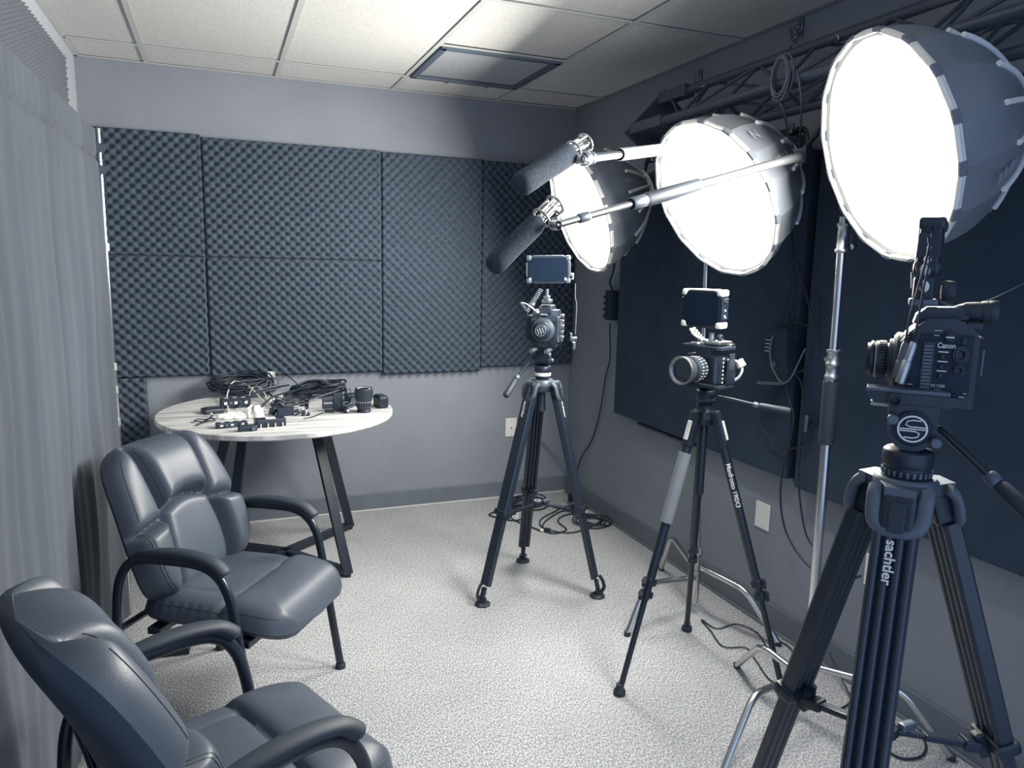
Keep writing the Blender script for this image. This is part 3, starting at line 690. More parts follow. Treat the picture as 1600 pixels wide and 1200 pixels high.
A1 = V((1.311, 2.936, .955)); heavy_tripod(A1, [(1.015, 2.842), (1.363, 3.229), (1.528, 2.753)], 'far black tripod with wide ribbed legs near the back corner', hub=.42)
A3 = V((1.090, .895, 1.104))
def pol(c, a, r): a = math.radians(a); return (c[0] + r * math.cos(a), c[1] + r * math.sin(a))
heavy_tripod(A3, [pol(A3, 215, .365), pol(A3, 97, .345), pol(A3, 341, .43)], 'nearest tripod with wide ribbed carbon legs at the right side of the picture', leg_w=.068, hub=.655, mt=.455)

# the slim tube tripod in the middle
A2 = V((1.556, 2.097, .975)); f2 = [(1.238, 2.044), (1.728, 2.354), (1.772, 1.842)]
t2 = root('tripod', (A2.x, A2.y, 0), 'slim black tube tripod carrying the small cage camera in the middle', 'tripod')
MB().lathe([(.020, -.05), (.034, -.046), (.036, .0), (.036, .0), (.030, .006), (.030, .022)], T(A2), 24).build('top_casting', 'black', t2, world=True)
MB().rod(A2 + V((0, 0, .02)), A2 + V((0, 0, -.30)), .0145, 14).build('centre_column', 'steel_black', t2, world=True)
MB().cyl(A2 + V((-.02, -.036, -.012)), A2 + V((-.028, -.052, -.012)), .012).build('column_knob', 'black', t2, world=True)
for i, f in enumerate(f2):
    F = V((f[0], f[1], 0)); d = (F - V((A2.x, A2.y, 0))).normalized(); side = V((-d.y, d.x, 0)); top = A2 + d * .042 + V((0, 0, -.018)); q = (F + V((0, 0, .012)) - top); L = q.length; q.normalize()
    out = side.cross(q); out = out if out.dot(d) > 0 else -out
    p1 = top + q * (L * .60); p2 = top + q * (L * .665)
    lg = MB().rod(top + q * .05, p1, .0155, 14).build('leg', 'steel_black', t2, world=True)
    MB().rod(p1, p2, .0135, 12).build('middle_tube', 'steel_black', t2, world=True)
    MB().rod(p2, F + V((0, 0, .01)), .0105, 12).build('lower_tube', 'steel_black', t2, world=True)
    mb = MB().box((0, 0, 0), (.036, .032, .13), T(top + q * .045, basis(q, side)), bev=.009); mb.build('shoulder', 'black', t2, world=True)
    MB().box((0, 0, 0), (.018, .006, .068), T(top + q * .052 + out * .018, basis(q, side)), bev=.004).build('white_latch', 'white', t2, world=True)
    if i == 0: MB().tube([top + q * .13, top + q * (L * .385)], .0215, 14).build('foam_grip', 'foamgrey', t2, world=True)
    for k, pp in enumerate((p1, p1 + q * .045)):
        mb = MB().box((0, 0, 0), (.038, .034, .026), T(pp, basis(q, side)), bev=.007); mb.box((0, 0, 0), (.016, .012, .036), T(pp + out * .022 + q * .004, basis(q, side)), bev=.004)
        mb.build('lever_lock', 'black', t2, world=True)
        MB().box((0, 0, 0), (.020, .003, .016), T(pp + out * .0285, basis(q, side)), bev=.002).build('lock_face', 'casting' if i == 0 else 'rubber', t2, world=True)
    MB().lathe([(.020, 0), (.022, .006), (.020, .018), (.013, .022), (.013, .04)], T(F, basis(V((0, 0, 1)))), 16).build('rubber_foot', 'rubber', t2, world=True)
    if i == 2:
        # lettering lies on the side that faces the room
        vw = (CAM - (top + q * L * .3)); vw = (vw - q * vw.dot(q)).normalized(); mm = frame(top + q * (L * .245) + vw * .0160, q, q.cross(vw) * -1)
        if mm.col[2].to_3d().dot(vw) < 0: mm = frame(top + q * (L * .245) + vw * .0160, q, q.cross(vw))
        text('Manfrotto 190X3', .022, mm, 'print_white', t2, world=True, bold=.0003)

# ------------------------------------------------------------------ fluid heads
def head(loc, fwd, s, label, ring_white=False, logo=True, handle=None, slim=False):
    fwd = V(fwd).normalized(); R = frame((0, 0, 0), fwd, V((0, 0, 1)).cross(fwd)); r = root('fluid_head', loc, label, 'tripod head', None, R)
    k = s
    MB().lathe([(.030 * k, 0), (.034 * k, .010 * k), (.034 * k, .010 * k), (.038 * k, .014 * k), (.038 * k, .034 * k), (.038 * k, .034 * k), (.040 * k, .038 * k), (.040 * k, .060 * k), (.036 * k, .064 * k), (.0, .064 * k)], None, 32).build('pan_base', 'black', r)
    mb = MB()
    for q in range(24): a = 2 * PI * q / 24; mb.box((.0385 * k, 0, .024 * k), (.003 * k, .005 * k, .010 * k), Matrix.Rotation(a, 4, 'Z'), bev=.001)
    mb.build('ring_marks', 'print_white' if ring_white else 'casting', r)
    if ring_white: MB().lathe([(.0387 * k, .016 * k), (.0387 * k, .032 * k)], None, 32).build('drag_ring', 'white', r)
    # tilt body: rounded block seen from the side
    mb = MB(); w_ = .028 * k; poly = []
    for q in range(17): a = PI + PI * q / 16; poly.append((.036 * k * math.cos(a), .100 * k + .036 * k * math.sin(a)))
    poly += [(.038 * k, .142 * k), (-.038 * k, .142 * k)]
    mb.prism(poly, 2 * w_, frame((0, w_, 0), (1, 0, 0), (0, 0, 1)), sm=False)
    mb.build('tilt_body', 'black', r)
    for s2 in (-1, 1): MB().lathe([(.030 * k, 0), (.030 * k, .004 * k), (.027 * k, .006 * k), (0, .006 * k)], T((0, s2 * w_, .104 * k), basis((0, s2, 0))), 28).build('side_cover', 'matte', r)
    if logo:
        mb = MB().lathe([(.0200 * k, .0065 * k), (.0228 * k, .0065 * k), (.0228 * k, .0074 * k), (.0200 * k, .0074 * k)], T((0, w_, .104 * k), basis((0, 1, 0))), 32, False)
        o = V((0, w_ + .0070 * k, .104 * k))
        for sg in (1, -1):
            mb.tube([o + V((x * k * sg, 0, z * k * sg)) for x, z in ((-.0195, .0035), (.004, .0035), (.0105, .0065), (.0085, .0125), (.001, .0150), (-.012, .0145))], .0013 * k, 5)
            mb.tube([o + V((x * k * sg, 0, z * k * sg)) for x, z in ((-.0205, .0), (.0, .0))], .0012 * k, 5)
        mb.build('round_emblem', 'print_white', r)
    # sliding plate
    MB().prism([(-.055 * k, .142 * k), (.060 * k, .142 * k), (.072 * k, .152 * k), (.072 * k, .160 * k), (-.062 * k, .160 * k), (-.062 * k, .152 * k)], .052 * k, frame((0, .026 * k, 0), (1, 0, 0), (0, 0, 1))).build('plate_bed', 'black', r)
    MB().box((.012 * k, 0, .163 * k), (.125 * k, .040 * k, .008 * k), bev=.002).build('quick_release_plate', 'casting', r)
    MB().lathe([(.008 * k, 0), (.011 * k, .002), (.011 * k, .014 * k), (.008 * k, .016 * k)], T((.030 * k, .026 * k, .150 * k), basis((0, 1, 0))), 14).build('plate_lever', 'rubber', r)
    for dx, dz in ((.03, .118), (-.036, .085)): MB().lathe([(.006 * k, 0), (.009 * k, .003), (.009 * k, .014 * k), (.007 * k, .016 * k)], T((dx * k, w_, dz * k), basis((0, 1, 0))), 12).build('drag_knob', 'casting', r)
    if handle:
        a, b, g0 = [R.inverted() @ (V(p) - V(loc)) for p in handle]; bb = (b - a)
        MB().tube(smooth_path([a, lerp(a, g0, .12) + V((0, 0, .006)), g0], 6), .0068 * k, 10).build('pan_handle', 'steel_black', r)
        gd = (b - g0).normalized()
        mb = MB().lathe([(.009 * k, 0), (.013 * k, .006), (.0135 * k, (b - g0).length * .5), (.0155 * k, (b - g0).length - .006), (.012 * k, (b - g0).length)], T(g0, basis(gd)), 18); mb.build('grip', 'rubber', r)
        MB().lathe([(.010 * k, -.022 * k), (.0125 * k, -.018 * k), (.0125 * k, -.004), (.010 * k, 0)], T(g0, basis(gd)), 12).build('grip_clamp', 'casting', r)
    return r
L3 = V((-.68, .74, 0)).normalized()
H3 = A3 + V((0, 0, -.004))
head(H3, L3, 1.0, 'large fluid head with a round white emblem on the nearest tripod', handle=(atd(1462, 672, 1.30), atd(1650, 842, 1.17), atd(1560, 757, 1.235)))
L1 = V((-.60, -.80, 0)).normalized()
head(A1 + V((0, 0, .014)), L1, .92, 'black fluid head with a white ring on the far tripod', ring_white=True, logo=False, handle=(atd(833, 560, 3.05), atd(790, 619, 2.88), atd(806, 593, 2.93)))
L2 = V((-.94, -.33, 0)).normalized()
head(A2 + V((0, 0, .022)), L2, .80, 'small black fluid head with a long handle on the middle tripod', logo=False, handle=(atd(1120, 622, 2.46), atd(1235, 643, 2.36), atd(1186, 634, 2.40)))

# ------------------------------------------------------------------ video cameras
def cam_root(name, loc, fwd, label, cat='camera', group=None, sx=1):
    fwd = V(fwd).normalized(); R = frame((0, 0, 0), fwd, V((0, 0, 1)).cross(fwd)) @ Matrix.Diagonal((sx, 1, 1, 1)); return root(name, loc, label, cat, group, R)
def cinema_body(r, cap=False):
    # local axes: x towards the lens, y to the operator's left, z up; base of the body at z = 0
    prof = [(-.078, .004), (.052, .000), (.064, .020), (.066, .110), (.050, .128), (.020, .150), (-.030, .152), (-.062, .140), (-.078, .120)]
    mb = MB().prism(prof, .100, frame((0, .050, 0), (1, 0, 0), (0, 0, 1))); mb.build('body', 'black', r)
    mb = MB().box((-.010, .053, .075), (.115, .010, .100), bev=.006); mb.build('side_panel', 'matte', r)
    mb = MB()
    for k in range(13): mb.box((.014, .059, .036 + k * .0058), (.016, .006, .0032))
    mb.build('cooling_vent', 'casting', r)
    MB().box((.014, .0575, .071), (.022, .004, .084), bev=.001).build('vent_recess', 'black', r)
    for (x, z, q) in ((-.012, .089, .0045), (-.012, .073, .0045), (-.012, .057, .0045), (.034, .026, .006), (-.048, .116, .005)):
        MB().lathe([(q, 0), (q, .004), (q * .7, .005), (0, .005)], T((x, .058, z), basis((0, 1, 0))), 14).build('button', 'rubber', r)
    for z in (.089, .073, .057): MB().box((-.014, .0585, z + .008), (.018, .001, .0018)).build('button_caption', 'print_white', r)
    for (x, z, q) in ((-.045, .094, .014), (-.045, .068, .010)):
        MB().lathe([(q, 0), (q, .003), (q * .8, .006), (q * .5, .0065), (q * .5, .004), (0, .004)], T((x, .058, z), basis((0, 1, 0))), 22).build('joystick' if q > .012 else 'record_button', 'black', r)
        MB().lathe([(q * .92, .0035), (q * .98, .0035), (q * .98, .0062), (q * .92, .0062)], T((x, .058, z), basis((0, 1, 0))), 24, False).build('button_ring', 'casting', r)
    MB().lathe([(.010, 0), (.010, .005), (0, .005)], T((-.022, .058, .122), basis((0, 1, 0))), 18).build('menu_dial', 'rubber', r)
    MB().box((-.022, .064, .122), (.015, .002, .002)).build('dial_mark', 'print_white', r)
    MB().box((-.030, .060, .022), (.032, .006, .010), bev=.004).build('slide_switch', 'rubber', r)
    mm = frame((-.018, .0588, .1075), (-1, 0, 0), (0, 0, 1)); text('Canon', .0125, mm, 'print_white', r, bold=.0002)
    text('EOS C300', .0070, frame((-.008, .0588, .0395), (-1, 0, 0), (0, 0, 1)), 'print_white', r); text('MARK II', .0040, frame((-.012, .0588, .0335), (-1, 0, 0), (0, 0, 1)), 'print_grey', r)
    for (x, z, wd) in ((.042, .039, .010), (.046, .026, .008), (-.008, .024, .006), (-.055, .024, .010), (-.06, .030, .006), (.0, .132, .014), (.002, .124, .010)): MB().box((x, .0588, z), (wd, .001, .0018)).build('caption', 'print_grey', r)
    # front: mount ring, or body cap
    MB().lathe([(.050, 0), (.050, .010), (.050, .010), (.046, .014), (.046, .014), (.038, .016), (.038, .022), (.036, .024)], T((.062, 0, .072), basis((1, 0, 0))), 36).build('lens_mount', 'rubber', r)
    MB().lathe([(.0445, .014), (.0445, .0155), (.041, .0155)], T((.062, 0, .072), basis((1, 0, 0))), 36).build('mount_ring', 'casting', r)
    # hand grip on the far side and bumps at the top
    MB().box((-.005, -.064, .075), (.085, .034, .105), bev=.014, seg=3).build('hand_grip', 'rubber', r)
    mb = MB().prism([(-.055, .150), (.045, .140), (.040, .156), (.020, .168), (-.040, .170), (-.056, .162)], .052, frame((0, .026, 0), (1, 0, 0), (0, 0, 1))); mb.build('top_handle_mount', 'black', r)
    MB().box((-.080, .01, .080), (.014, .060, .085), bev=.005).build('battery', 'matte', r)
    MB().box((-.088, .012, .080), (.005, .040, .045), bev=.002).build('battery_latch', 'casting', r)
    return r
cam3 = cam_root('cinema_camera', atd(1449, 630, 1.30), L3, 'nearest cinema camera in side view on the tripod with the emblem', sx=.80)
cinema_body(cam3)
# zoom lens
X = T((.080, 0, .072), basis((1, 0, 0))) @ Matrix.Diagonal((.96, .96, .74, 1))
MB().lathe([(.030, 0), (.031, .004), (.031, .012), (.031, .012), (.034, .014), (.034, .040), (.034, .040), (.031, .041), (.031, .046), (.031, .046), (.034, .048), (.034, .056), (.034, .056), (.030, .058), (.030, .066), (.026, .066), (.024, .060)], X, 36).build('lens', 'black', cam3)
mb = MB()
for k in range(36): a = 2 * PI * k / 36; mb.box((.0345, 0, .026), (.002, .003, .018), X @ Matrix.Rotation(a, 4, 'Z'))
mb.build('focus_ring', 'rubber', cam3)
MB().lathe([(.0343, .0415), (.0343, .0430)], X, 36).build('lens_ring', 'print_white', cam3)
MB().lathe([(.0, .056), (.026, .060)], X, 28).build('front_glass', 'lensglass', cam3)
# eyepiece pointing back
mb = MB().tube(smooth_path([(-.025, .012, .150), (-.040, .012, .160), (-.060, .012, .163)], 5), .015, 14); mb.build('viewfinder_arm', 'black', cam3)
MB().lathe([(.014, 0), (.0155, .004), (.0165, .032), (.0165, .032), (.018, .034), (.018, .046), (.018, .046), (.019, .048), (.019, .062), (.016, .064), (.012, .060)], T((-.045, .012, .163), basis((-1, 0, .02))), 26).build('viewfinder', 'rubber', cam3)
MB().box((-.068, .02, .140), (.03, .02, .012), bev=.003).build('eyecup_lug', 'black', cam3)
MB().box((.060, .030, .012), (.040, .026, .010), Matrix.Identity(4), bev=.005).build('plate_lever', 'chrome_dull', cam3)
MB().rod((.050, .022, -.004), (.112, .022, -.004), .005).build('support_rod', 'chrome_dull', cam3)
MB().rod((.050, -.022, -.004), (.112, -.022, -.004), .005).build('support_rod', 'chrome_dull', cam3)
# microphone plugs and their leads hanging in front of the side
for (x, y, z, ln_, tl) in ((.046, .078, .102, .060, -.10), (.058, .070, .100, .050, .05)):
    dr = V((.22 - tl * .5, .05, -1)).normalized(); q = cam_root; Mx = T((x, y, z), basis(dr))
    MB().lathe([(.006, -.012), (.0085, -.006), (.009, .0), (.009, .022), (.009, .022), (.0105, .024), (.0105, ln_), (.0095, ln_ + .002)], Mx, 16).build('microphone_plug', 'casting' if tl > 0 else 'chrome_dull', cam3)
    for k in range(5): MB().lathe([(.0075, -.012 - .001 + k * -.004), (.0075, -.011 + k * -.004)], Mx, 12).build('plug_strain_relief', 'rubber', cam3)
MB().tube(smooth_path([(.044, .076, .115), (.040, .078, .150), (.036, .070, .200), (.030, .060, .25), (.036, .050, .285)], 6), .0024, 6).build('plug_lead', 'cable', cam3)
MB().tube(smooth_path([(.058, .068, .112), (.056, .072, .150), (.046, .066, .200), (.036, .058, .25), (.030, .050, .290)], 6), .0024, 6).build('plug_lead', 'cable', cam3)
# monitor bracket stack
mb = MB().box((.030, 0, .176), (.055, .036, .012), bev=.003); mb.build('mount_plate', 'casting', cam3)
MB().box((.032, 0, .200), (.040, .030, .038), bev=.005).build('mount_block', 'black', cam3)
MB().lathe([(.010, 0), (.010, .003), (0, .003)], T((.032, .016, .203), basis((0, 1, 0))), 16).build('mount_emblem', 'print_white', cam3)
MB().lathe([(.016, -.012), (.018, -.008), (.018, .008), (.014, .012)], T((-.014, .01, .196), basis((1, .1, 0))), 18).build('clamp_knob', 'rubber', cam3)
MB().lathe([(.007, 0), (.012, .006), (.013, .014), (.008, .022)], T((.032, 0, .218)), 14).build('ball_joint', 'chrome_dull', cam3)

def monitor(loc, nrm, up, wd, hg, dp, label, corners='casting', scr='glass', ports=False, portside=1):
    # nrm: the way the screen faces; the monitor's width runs horizontally
    nrm = V(nrm).normalized(); xx = V(up).cross(nrm).normalized(); yy = nrm.cross(xx); R = Matrix((xx, yy, nrm)).transposed().to_4x4()
    base = V(loc) - yy * (hg / 2); r = root('field_monitor', base, label, 'monitor', None, R); cy = hg / 2
    MB().box((0, cy, -dp / 2), (wd, hg, dp), bev=.005).build('housing', 'black', r)
    MB().box((0, cy, .001), (wd - .016, hg - .014, .003), bev=.001).build('screen', scr, r)
    for sx in (-1, 1):
        for sy in (-1, 1):
            MB().box((sx * (wd / 2 - .008), cy + sy * (hg / 2 - .008), -dp / 2), (.022, .022, dp + .008), bev=.007).build('corner_guard', corners, r)
    for sy in (-1, 1): MB().box((0, cy + sy * (hg / 2 + .001), -dp / 2), (wd - .05, .005, dp + .004), bev=.002).build('edge_guard', corners if sy > 0 else 'black', r)
    for sx in (-1, 1): MB().box((sx * (wd / 2 + .001), cy, -dp / 2), (.004, hg - .05, dp + .002), bev=.001).build('side_rail', 'black' if ports else corners, r)
    if ports:
        for (y, q, mt) in ((.028, .0075, 'rubber'), (-.004, .004, 'chrome_dull'), (-.024, .0065, 'chrome')):
            MB().lathe([(q, 0), (q, .004), (q * .6, .0045), (q * .6, .001), (0, .001)], T((portside * (wd / 2 + .002), cy + y, -dp / 2), basis((portside, 0, 0))), 16).build('port', mt, r)
    return r
# nearest camera's monitor: seen edge on, screen towards the armchairs
m3 = monitor(atd(1438, 385, 1.33), (-.60, .80, .02), (0, 0, 1), .125, .092, .034, 'slim field monitor seen edge on above the nearest camera', corners='black', ports=True, portside=1)
for k in range(3): pass
MB().tube(smooth_path([atd(1432, 414, 1.26), atd(1436, 432, 1.25), atd(1442, 455, 1.26), atd(1438, 480, 1.27)], 5), .003, 6).build('monitor_lead', 'cable', m3, world=True)
MB().box(atd(1440, 432, 1.30), (.022, .03, .06), bev=.004).build('back_plate', 'black', m3, world=True)
MB().rod(atd(1432, 425, 1.30), atd(1432, 450, 1.30), .009).build('tilt_arm', 'casting', m3, world=True)
# thin lead leaving to the right
cab([atd(1470, 472, 1.36), atd(1490, 478, 1.40), atd(1530, 474, 1.46), atd(1570, 458, 1.52), atd(1620, 432, 1.60)], .0012, 'cable_grey', 'thin grey lead leaving the nearest camera to the right', k=6)

# far camera, seen from the front, no lens fitted
cam1 = cam_root('cinema_camera', atd(853, 541, 3.055), L1, 'far cinema camera seen from the front with a body cap and no lens')
cinema_body(cam1, cap=True)
X = T((.084, 0, .072), basis((1, 0, 0)))
MB().lathe([(.036, 0), (.034, .010), (.034, .010), (.026, .014), (.026, .014), (.026, .022), (.024, .024), (0, .024)], X, 32).build('body_cap', 'black', cam1)
mb = MB()
for k in (-1, 0, 1): mb.box((k * .010, 0, .0245), (.004, .030 - abs(k) * .008, .002), X @ Matrix.Rotation(.35, 4, 'Z'))
mb.lathe([(.020, .0242), (.0215, .0242), (.0215, .0252), (.020, .0252)], X, 28, False)
mb.build('cap_bars', 'print_grey', cam1)
MB().box((.052, 0, .134), (.012, .030, .008), T((0, 0, 0)), bev=.002).build('name_plate', 'casting', cam1)
text('Canon', .0095, frame((.0590, 0, .1345), (0, 1, 0), (0, 0, 1)), 'print_white', cam1)
for s in (-1, 1):
    MB().rod((.02, s * .030, -.008), (.13, s * .030, -.008), .0075).build('support_rod', 'casting', cam1)
    MB().lathe([(.0078, 0), (.0078, .003)], T((.13, s * .030, -.008), basis((1, 0, 0))), 14).build('rod_cap', 'chrome_dull', cam1)
mb = MB().box((0, 0, .185), (.06, .034, .014), bev=.003); mb.build('handle_base', 'chrome_dull', cam1)
MB().box((.01, 0, .200), (.045, .022, .016), bev=.004).build('cold_shoe', 'casting', cam1)
MB().rod((.01, 0, .20), (.01, 0, .235), .008).build('monitor_post', 'casting', cam1)
MB().lathe([(.008, 0), (.011, .004), (.011, .018), (.007, .02)], T((-.01, -.055, .165), basis((0, -1, .2))), 12).build('side_knob', 'chrome_dull', cam1)
mb = MB()
for k in range(5): mb.box((.0 + .01 * (k % 2), .068, .04 + k * .022), (.02, .012, .012), bev=.003)
mb.build('side_plugs', 'chrome_dull', cam1)
# coiled lead: a helix between the handle and the body
def helix(a, b, rad, turns, r, n=12, bulge=(0, 0, 0)):
    a = V(a); b = V(b); d = (b - a); B = basis(d); pts = []
    N = int(turns * n)
    for i in range(N + 1):
        t = i / N; c = a + d * t + V(bulge) * math.sin(PI * t); o = B.to_3x3() @ V((math.cos(2 * PI * turns * t) * rad, math.sin(2 * PI * turns * t) * rad, 0)); pts.append(c + o)
    return MB().tube(pts, r, 5)
helix(atd(845, 452, 3.00), atd(822, 488, 2.99), .009, 14, .0026).build('coiled_lead', 'cable_grey', cam1, world=True)
helix(atd(822, 488, 2.99), atd(812, 474, 2.99), .008, 8, .0026).build('coiled_lead', 'cable', cam1, world=True)
MB().tube(smooth_path([atd(812, 474, 2.99), atd(820, 474, 2.99), atd(830, 480, 2.98), atd(838, 487, 2.98)], 5), .003, 6).build('lead_end', 'cable_white', cam1, world=True)
MB().lathe([(.008, 0), (.010, .004), (.010, .016), (.006, .02)], T(atd(836, 488, 2.98), basis((1, .2, 0))), 12).build('round_plug', 'chrome', cam1, world=True)
m1 = monitor(atd(857, 421, 3.03), (-.40, -.91, .03), (-.03, 0, 1), .176, .108, .028, 'wide dark field monitor standing above the far camera', corners='casting', scr='glass')
MB().box((-.074, .016, .0035), (.007, .008, .001)).build('screen_icon', 'print_white', m1)
MB().box((.070, .015, .0035), (.008, .012, .001)).build('screen_icon', 'print_grey', m1)
MB().box((.094, .034, -.012), (.022, .010, .010), bev=.003).build('side_plug', 'chrome', m1)
MB().lathe([(.005, 0), (.006, .003), (.005, .022)], T((.100, .034, -.012), basis((0, -1, 0))), 12).build('plug_tail', 'chrome', m1)
pA = atd(899, 443, 3.02)
hc = root('hanging_connector', atd(897, 548, 3.02), 'thin lead with a metal connector hanging beside the far camera', 'cable')
MB().tube(smooth_path([pA, atd(899, 465, 3.02), atd(901, 475, 3.02), atd(900, 500, 3.02), atd(899, 522, 3.02)], 6), .0016, 5).build('lead', 'cable_grey', hc, world=True)
MB().box(atd(897, 531, 3.02), (.022, .014, .024), bev=.003).build('shell', 'chrome', hc, world=True)
MB().lathe([(.006, 0), (.007, .004), (.006, .026)], T(atd(897, 546, 3.02)), 10).build('nut', 'chrome_dull', hc, world=True)
MB().lathe([(.004, 0), (.005, .004), (.005, .03)], T(atd(892, 532, 3.02)), 10).build('pin', 'chrome_dull', hc, world=True)

# middle camera in a cage
cam2 = cam_root('cage_camera', atd(1103, 601, 2.46), L2, 'small camera in a black cage with a bright cine lens, on the middle tripod')
MB().box((0, 0, .055), (.075, .115, .098), bev=.010, seg=3).build('body', 'black', cam2)
MB().prism([(-.03, .10), (.035, .10), (.030, .125), (.012, .138), (-.018, .138), (-.03, .125)], .05, frame((0, .025, 0), (1, 0, 0), (0, 0, 1))).build('prism_hump', 'black', cam2)
mb = MB()
for x in (-.045, .042):
    for (a, b) in (((x, -.070, .002), (x, .070, .002)), ((x, .070, .002), (x, .070, .128)), ((x, .070, .128), (x, -.070, .128)), ((x, -.070, .128), (x, -.070, .002))): mb.add(*[(q.v, q.f) for q in [flatbar(a, b, .012, .010)]][0])
for z in (.002, .128):
    for y in (-.07, .07): mb.add(*[(q.v, q.f) for q in [flatbar((-.045, y, z), (.042, y, z), .012, .012)]][0])
mb.build('cage', 'matte', cam2)
mb = MB()
for k in range(7):
    mb.box((-.03 + .012 * (k % 3), .074, .022 + k * .014), (.006, .003, .004)); mb.box((.02, .074, .018 + k * .013), (.004, .003, .006))
mb.build('cage_screw', 'print_white', cam2)
mb = MB()
for k in range(9): mb.box((-.022, .0775, .060 + k * .006), (.03, .004, .003))
mb.build('side_fins', 'casting', cam2)
MB().box((-.022, .0765, .045), (.050, .004, .075), bev=.002).build('side_panel', 'black', cam2)
MB().box((-.010, .030, .142), (.080, .060, .012), bev=.004).build('top_plate', 'chrome_dull', cam2)
MB().box((-.035, .062, .134), (.028, .022, .012), bev=.004).build('cable_clamp', 'chrome', cam2)
X = T((.040, 0, .058), basis((1, 0, 0)))
MB().lathe([(.034, 0), (.036, .006), (.036, .006), (.040, .010), (.040, .030), (.040, .030), (.042, .034), (.042, .052), (.042, .052), (.040, .056), (.040, .070)], X, 40).build('lens_barrel', 'matte', cam2)
MB().lathe([(.040, .070), (.044, .078), (.046, .104), (.046, .106), (.041, .106), (.036, .090)], X, 40).build('front_ring', 'alu', cam2)
for z0, cnt in ((.040, 26), (.018, 22)):
    mb = MB()
    for k in range(cnt): a = 2 * PI * k / cnt; mb.box((.0425 if z0 > .03 else .0405, 0, z0), (.001, .0022, .010), X @ Matrix.Rotation(a, 4, 'Z'))
    mb.build('distance_scale', 'print_white', cam2)
mb = MB()
for k in range(40): a = 2 * PI * k / 40; mb.box((.0415, 0, .062), (.004, .0034, .010), X @ Matrix.Rotation(a, 4, 'Z'))
mb.build('gear_ring', 'rubber', cam2)
MB().lathe([(0, .082), (.020, .088), (.036, .091)], X, 32).build('front_glass', 'lensglass', cam2)
MB().lathe([(.014, 0), (.018, .003), (.018, .010), (.012, .012)], T((.012, -.040, .128)), 14).build('shutter_dial', 'alu', cam2)
MB().tube(smooth_path([(-.05, .060, .010), (-.055, .085, .030), (-.058, .095, .055), (-.06, .088, .075)], 5), .0045, 8).build('white_lead', 'cable_white', cam2)
helix((-.062, .092, .066), (-.062, .076, .086), .012, 4, .0040).build('white_lead', 'cable_white', cam2)
mb = MB().tube(smooth_path([(.02, .010, .150), (.045, -.006, .158), (.06, -.02, .170), (.055, -.035, .185)], 5), .004, 6); mb.build('white_lead', 'cable_white', cam2)
helix((.030, -.005, .150), (.050, -.035, .188), .008, 5, .0034).build('white_lead', 'cable_white', cam2)
MB().lathe([(.012, 0), (.014, .004), (.009, .012), (.009, .028)], T((0, .01, .146)), 14).build('monitor_mount', 'casting', cam2)
MB().lathe([(.006, -.02), (.011, -.016), (.011, -.004), (.006, 0)], T((0, .052, .160), basis((0, 1, 0))), 12).build('mount_knob', 'rubber', cam2)
m2 = monitor(atd(1096, 482, 2.44), (-.94, -.34, -.02), (0, 0, 1), .150, .120, .036, 'thick field monitor with pale corner guards above the middle camera', corners='white', ports=True, portside=1)
m2x = m2
# reflected window of light on its screen is left to the lamps

